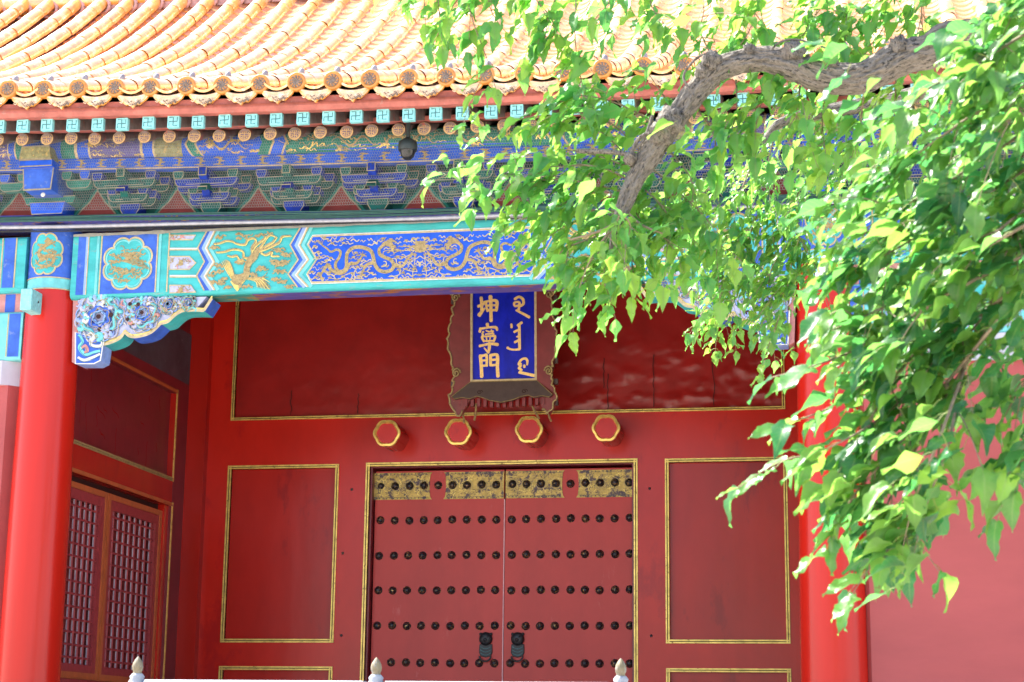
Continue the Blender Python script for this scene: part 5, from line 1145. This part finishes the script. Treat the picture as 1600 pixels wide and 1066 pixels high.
# tree with the crooked limb; its trunk stands right of the picture
TA = thing('tree', 'tree with a thick crooked grey limb bent across the eave and drooping green leaves', 'tree', (3.3, 8.6, 0), 'trees in front of the gate')
tr = MB(); YA = 8.0
bark_tube(tr, [(3.3, 8.6, -.1), (3.25, 8.55, 1.2), (3.35, 8.5, 2.6), (3.2, 8.4, 4.0), (3.3, 8.5, 5.6), (3.0, 8.6, 7.2), (2.6, 8.7, 8.6)], [.30, .24, .22, .20, .17, .12, .06], 30)
limb = [(3.25, 8.45, 4.2), (2.4, 8.2, 4.55)]+px([(1560, 60), (1450, 80), (1400, 95), (1350, 120), (1290, 122), (1240, 103), (1190, 92), (1130, 105), (1090, 140), (1062, 178), (1040, 205), (1012, 248), (990, 285), (972, 330), (962, 365), (955, 400)], YA)
bark_tube(tr, limb, [.11, .095, .078, .074, .073, .070, .069, .064, .058, .054, .054, .054, .050, .056, .048, .040, .032, .022, .010], 72, 16, .08)
def knob(x, y, r, Yk=YA-.04):
    p = at(x, y, Yk); n = 10; vs = []; sg = 14
    for i in range(n+1):
        ph = math.pi*i/n
        for k in range(sg):
            th = 2*math.pi*k/sg; d = Vector((math.sin(ph)*math.cos(th), math.sin(ph)*math.sin(th), math.cos(ph))); q = r*(1+.45*mnoise.fractal(d*2.2+Vector((x, y, 0)), 1, 2, 4)); vs.append(p+d*q)
    tr.add(vs, [(i*sg+k, i*sg+(k+1) % sg, (i+1)*sg+(k+1) % sg, (i+1)*sg+k) for i in range(n) for k in range(sg)], 'bark', True)
for a_ in ((1238, 80, .050), (1250, 84, .035), (1112, 98, .050), (1098, 112, .035), (1046, 190, .062), (1030, 210, .055), (985, 248, .032), (1405, 72, .045), (1300, 100, .03), (1170, 78, .03)): knob(*a_)
# smaller limbs: one above the frame that carries the hanging sprays, one behind
bark_tube(tr, [(3.2, 8.4, 5.2), (2.0, 8.2, 5.7)]+px([(1400, -60), (1150, -75), (900, -70), (700, -70)], 8.0), [.09, .07, .055, .045, .03, .014], 14, 6)
bark_tube(tr, [(3.2, 8.6, 5.0), (2.2, 9.6, 5.4)]+px([(1420, 150, 10.9), (1330, 168, 11), (1265, 178, 11), (1215, 195, 11), (1190, 230, 11)], 11), [.085, .065, .05, .045, .04, .03, .012], 14, 6)
for q, r in (([(1040, 200), (1000, 215), (985, 245)], .010), ([(985, 243), (960, 238), (900, 236)], .012), ([(1085, 150), (1068, 120), (1090, 90), (1120, 80)], .006), ([(1200, 88), (1215, 68), (1245, 62), (1290, 75)], .005), ([(1020, 180), (1005, 220), (985, 235)], .008)): tr.tube(smooth_path(px(q, YA-.05), 5), r, 'bark', 8)
bark_build(tr, TA)
fa = Foliage(.45); S = .112
A_SPR = [([(985, 262), (900, 236), (800, 240), (720, 262), (672, 288)], 5), ([(975, 300), (880, 280), (800, 290), (735, 300)], 5), ([(968, 330), (880, 330), (830, 340), (790, 345)], 4), ([(962, 360), (890, 385), (870, 400), (850, 405)], 4),
 ([(958, 370), (930, 420), (905, 450), (892, 465)], 4), ([(960, 360), (985, 400), (990, 440)], 3), ([(965, 340), (1035, 370), (1065, 410)], 4), ([(958, 375), (915, 420), (905, 480)], 3), ([(950, 380), (945, 420), (940, 445)], 2),
 ([(985, 250), (930, 200), (860, 180), (800, 190)], 5), ([(1000, 235), (950, 190), (880, 175), (830, 200)], 3), ([(1030, 195), (960, 160), (900, 150), (860, 170)], 4), ([(905, -60), (898, 40), (905, 110), (925, 190)], 5), ([(890, -60), (860, 20), (850, 70)], 4),
 ([(690, -65), (685, 0), (690, 60)], 5), ([(660, -65), (662, -10), (665, 40)], 3), ([(720, -65), (735, 20), (760, 90), (775, 140)], 5), ([(790, -65), (830, -10), (860, 25)], 3), ([(1000, -70), (1015, 0), (1035, 40)], 4), ([(980, -70), (960, -10), (930, 30)], 2),
 ([(1115, 92), (1095, 50), (1100, 10), (1090, -40)], 4), ([(1140, 92), (1170, 50), (1185, 0)], 4), ([(1180, -70), (1175, 0), (1160, 50)], 4), ([(1240, 75), (1265, 40), (1290, 0)], 4), ([(1290, 92), (1310, 50), (1330, 10)], 5), ([(1330, 95), (1370, 60), (1390, 20)], 5), ([(1260, -60), (1290, 10), (1310, 60)], 4), ([(1400, -60), (1380, 10), (1360, 50)], 5), ([(1440, -60), (1440, 20), (1430, 60)], 5),
 ([(1200, 118), (1190, 160), (1170, 215)], 4), ([(1290, 148), (1285, 190), (1290, 240)], 4), ([(1250, 135), (1245, 180), (1235, 235)], 4), ([(1150, 125), (1150, 180), (1130, 230)], 3), ([(1350, 140), (1345, 190), (1330, 250)], 4), ([(1400, 120), (1395, 180), (1370, 230)], 4), ([(1085, 165), (1115, 210), (1120, 260)], 3), ([(1045, 235), (1080, 280), (1080, 330)], 4), ([(1000, 290), (1040, 330), (1050, 380)], 5), ([(985, 320), (1010, 360), (1020, 400)], 4),
 ([(1010, 255), (1060, 300), (1110, 350), (1130, 400)], 5), ([(965, 345), (900, 345), (845, 380)], 4), ([(970, 310), (920, 300), (860, 330)], 4), ([(980, 280), (930, 260), (850, 262), (790, 275)], 5), ([(955, 365), (975, 395), (1010, 425), (1025, 440)], 3),
 ([(760, -65), (765, 10), (790, 50)], 2), ([(1060, 180), (1030, 140), (1010, 110)], 3), ([(1040, 200), (1000, 180), (990, 140)], 2)]
for p, sn in A_SPR: fa.spray(px(p, YA+.22, .14), S, .98, max(2, sn-1), .38, .005, .13, Vector((-.42, -.05, 0)))
E_SPR = [([(972, 330), (962, 350), (945, 380)], 2), ([(972, 335), (985, 355), (970, 400)], 2)]
for p, sn in E_SPR: fa.spray(px(p, YA-.12, .05), S, 1.0, sn, .45, .005, .10, Vector((-.35, -.05, 0)))
for q in ([(975, 330), (950, 365), (925, 400), (905, 450)], [(970, 335), (968, 380), (985, 430)], [(972, 325), (1000, 350), (1035, 365)], [(968, 345), (940, 360), (890, 375)]): fa.tw.tube(smooth_path(px(q, YA), 5), [.011, .010, .009, .008, .007, .007, .006, .006, .005, .005, .004, .004, .003, .003, .0025, .002][:len(smooth_path(q, 5))], 'twig', 6)
C_SPR = [([(1215, 195), (1200, 260), (1205, 330), (1212, 410)], 7), ([(1205, 210), (1170, 270), (1150, 330), (1140, 400)], 7), ([(1250, 180), (1250, 260), (1255, 340), (1240, 400)], 7), ([(1150, 350), (1120, 400), (1130, 450), (1100, 500)], 6), ([(1130, 430), (1120, 480), (1090, 520)], 6), ([(1210, 400), (1200, 450), (1195, 510)], 6), ([(1240, 390), (1230, 450), (1210, 520)], 5), ([(1265, 180), (1290, 240), (1290, 320)], 6), ([(1180, 260), (1110, 290), (1080, 340)], 6), ([(1190, 320), (1170, 380), (1180, 440)], 7), ([(1330, 168), (1320, 240), (1310, 330)], 5), ([(1160, 300), (1100, 350), (1080, 400)], 5), ([(1220, 330), (1260, 390), (1275, 440)], 6)]
for p, sn in C_SPR: fa.spray(px(p, 11.0, .25), .086, 1.1, sn, .42, .005, .16, Vector((-.3, -.1, 0)))
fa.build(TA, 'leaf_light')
# nearer tree, its boughs hang into the right of the picture
TB = thing('tree', 'nearer tree whose leafy boughs droop down the right side before the red wall', 'tree', (2.9, 4.6, 0), 'trees in front of the gate')
tr = MB()
bark_tube(tr, [(2.9, 4.6, -.1), (2.85, 4.65, 1.2), (2.95, 4.7, 2.4), (2.8, 4.8, 3.6), (2.6, 4.9, 4.8), (2.3, 5.0, 5.6)], [.22, .18, .165, .14, .11, .06], 26)
for lp in ([(2.85, 4.8, 3.0), (2.3, 5.1, 3.55)]+px([(1760, 120), (1640, 150)], 5.4), [(2.9, 4.7, 2.6), (2.2, 5.2, 3.1)]+px([(1760, 300), (1640, 330)], 5.4), [(2.9, 4.7, 2.4), (2.3, 5.1, 2.75)]+px([(1780, 450), (1640, 480)], 5.4), [(2.75, 4.8, 3.8), (2.2, 5.1, 4.1)]+px([(1760, -60), (1640, -40)], 5.4)):
    bark_tube(tr, lp, [.06, .045, .03, .016], 12, 6)
fb = Foliage(.72); SB = .114
B_SPR = [([(1640, 30), (1540, 90), (1450, 140), (1400, 190)], 6), ([(1640, 110), (1520, 180), (1420, 250), (1350, 300)], 7), ([(1640, 180), (1520, 260), (1400, 330), (1310, 380)], 7), ([(1640, 240), (1500, 330), (1380, 400), (1280, 450)], 7), ([(1640, 330), (1500, 410), (1380, 480), (1290, 520)], 7), ([(1640, 380), (1480, 460), (1350, 540), (1270, 572), (1205, 590)], 6), ([(1620, 440), (1470, 530), (1350, 600), (1290, 640), (1228, 662)], 6),
 ([(1600, 470), (1480, 560), (1380, 650), (1305, 695), (1250, 715)], 6), ([(1560, 500), (1470, 610), (1400, 700), (1350, 755), (1325, 790)], 6), ([(1540, 520), (1460, 650), (1400, 760), (1375, 810), (1345, 850)], 5), ([(1520, 540), (1470, 680), (1420, 800), (1405, 830), (1380, 872)], 5), ([(1510, 560), (1480, 700), (1450, 780), (1430, 842)], 5), ([(1480, 600), (1465, 720), (1455, 790)], 3), ([(1640, 560), (1600, 600), (1570, 650)], 1), ([(1650, 640), (1610, 690), (1575, 740)], 1), ([(1660, 600), (1630, 660), (1600, 720)], 1), ([(1640, -30), (1560, 20), (1480, 50)], 6), ([(1640, 0), (1570, 60), (1500, 130)], 6), ([(1640, 420), (1560, 470), (1500, 540), (1460, 590)], 6), ([(1640, 300), (1560, 360), (1480, 430), (1420, 480)], 6), ([(1640, 200), (1580, 260), (1510, 330)], 5), ([(1640, 60), (1600, 150), (1550, 220)], 5), ([(1440, 540), (1390, 600), (1360, 660)], 5), ([(1640, 270), (1600, 330), (1570, 400)], 5), ([(1600, 420), (1560, 450), (1540, 500)], 4)]
for p, sn in B_SPR: fb.spray(px(p, 5.4, .22), SB, .95, max(2, sn-1), .24, .006, .13, Vector((-.95, -.1, 0)))
D_SPR = [([(1660, 120), (1560, 200), (1470, 260)], 6), ([(1660, 200), (1570, 290), (1480, 350)], 6), ([(1660, 280), (1560, 380), (1460, 440)], 6), ([(1660, 40), (1580, 110), (1500, 160)], 6), ([(1560, 200), (1460, 300), (1390, 370)], 6), ([(1540, 330), (1450, 400), (1380, 450)], 6), ([(1500, 180), (1420, 220), (1370, 270)], 5), ([(1540, 420), (1480, 480), (1420, 560)], 5), ([(1660, -20), (1560, 30), (1500, 100)], 5)]
for p, sn in D_SPR: fb.spray(px(p, 6.6, .3), SB, 1.0, sn, .35, .006, .17, Vector((-.6, -.1, 0)))
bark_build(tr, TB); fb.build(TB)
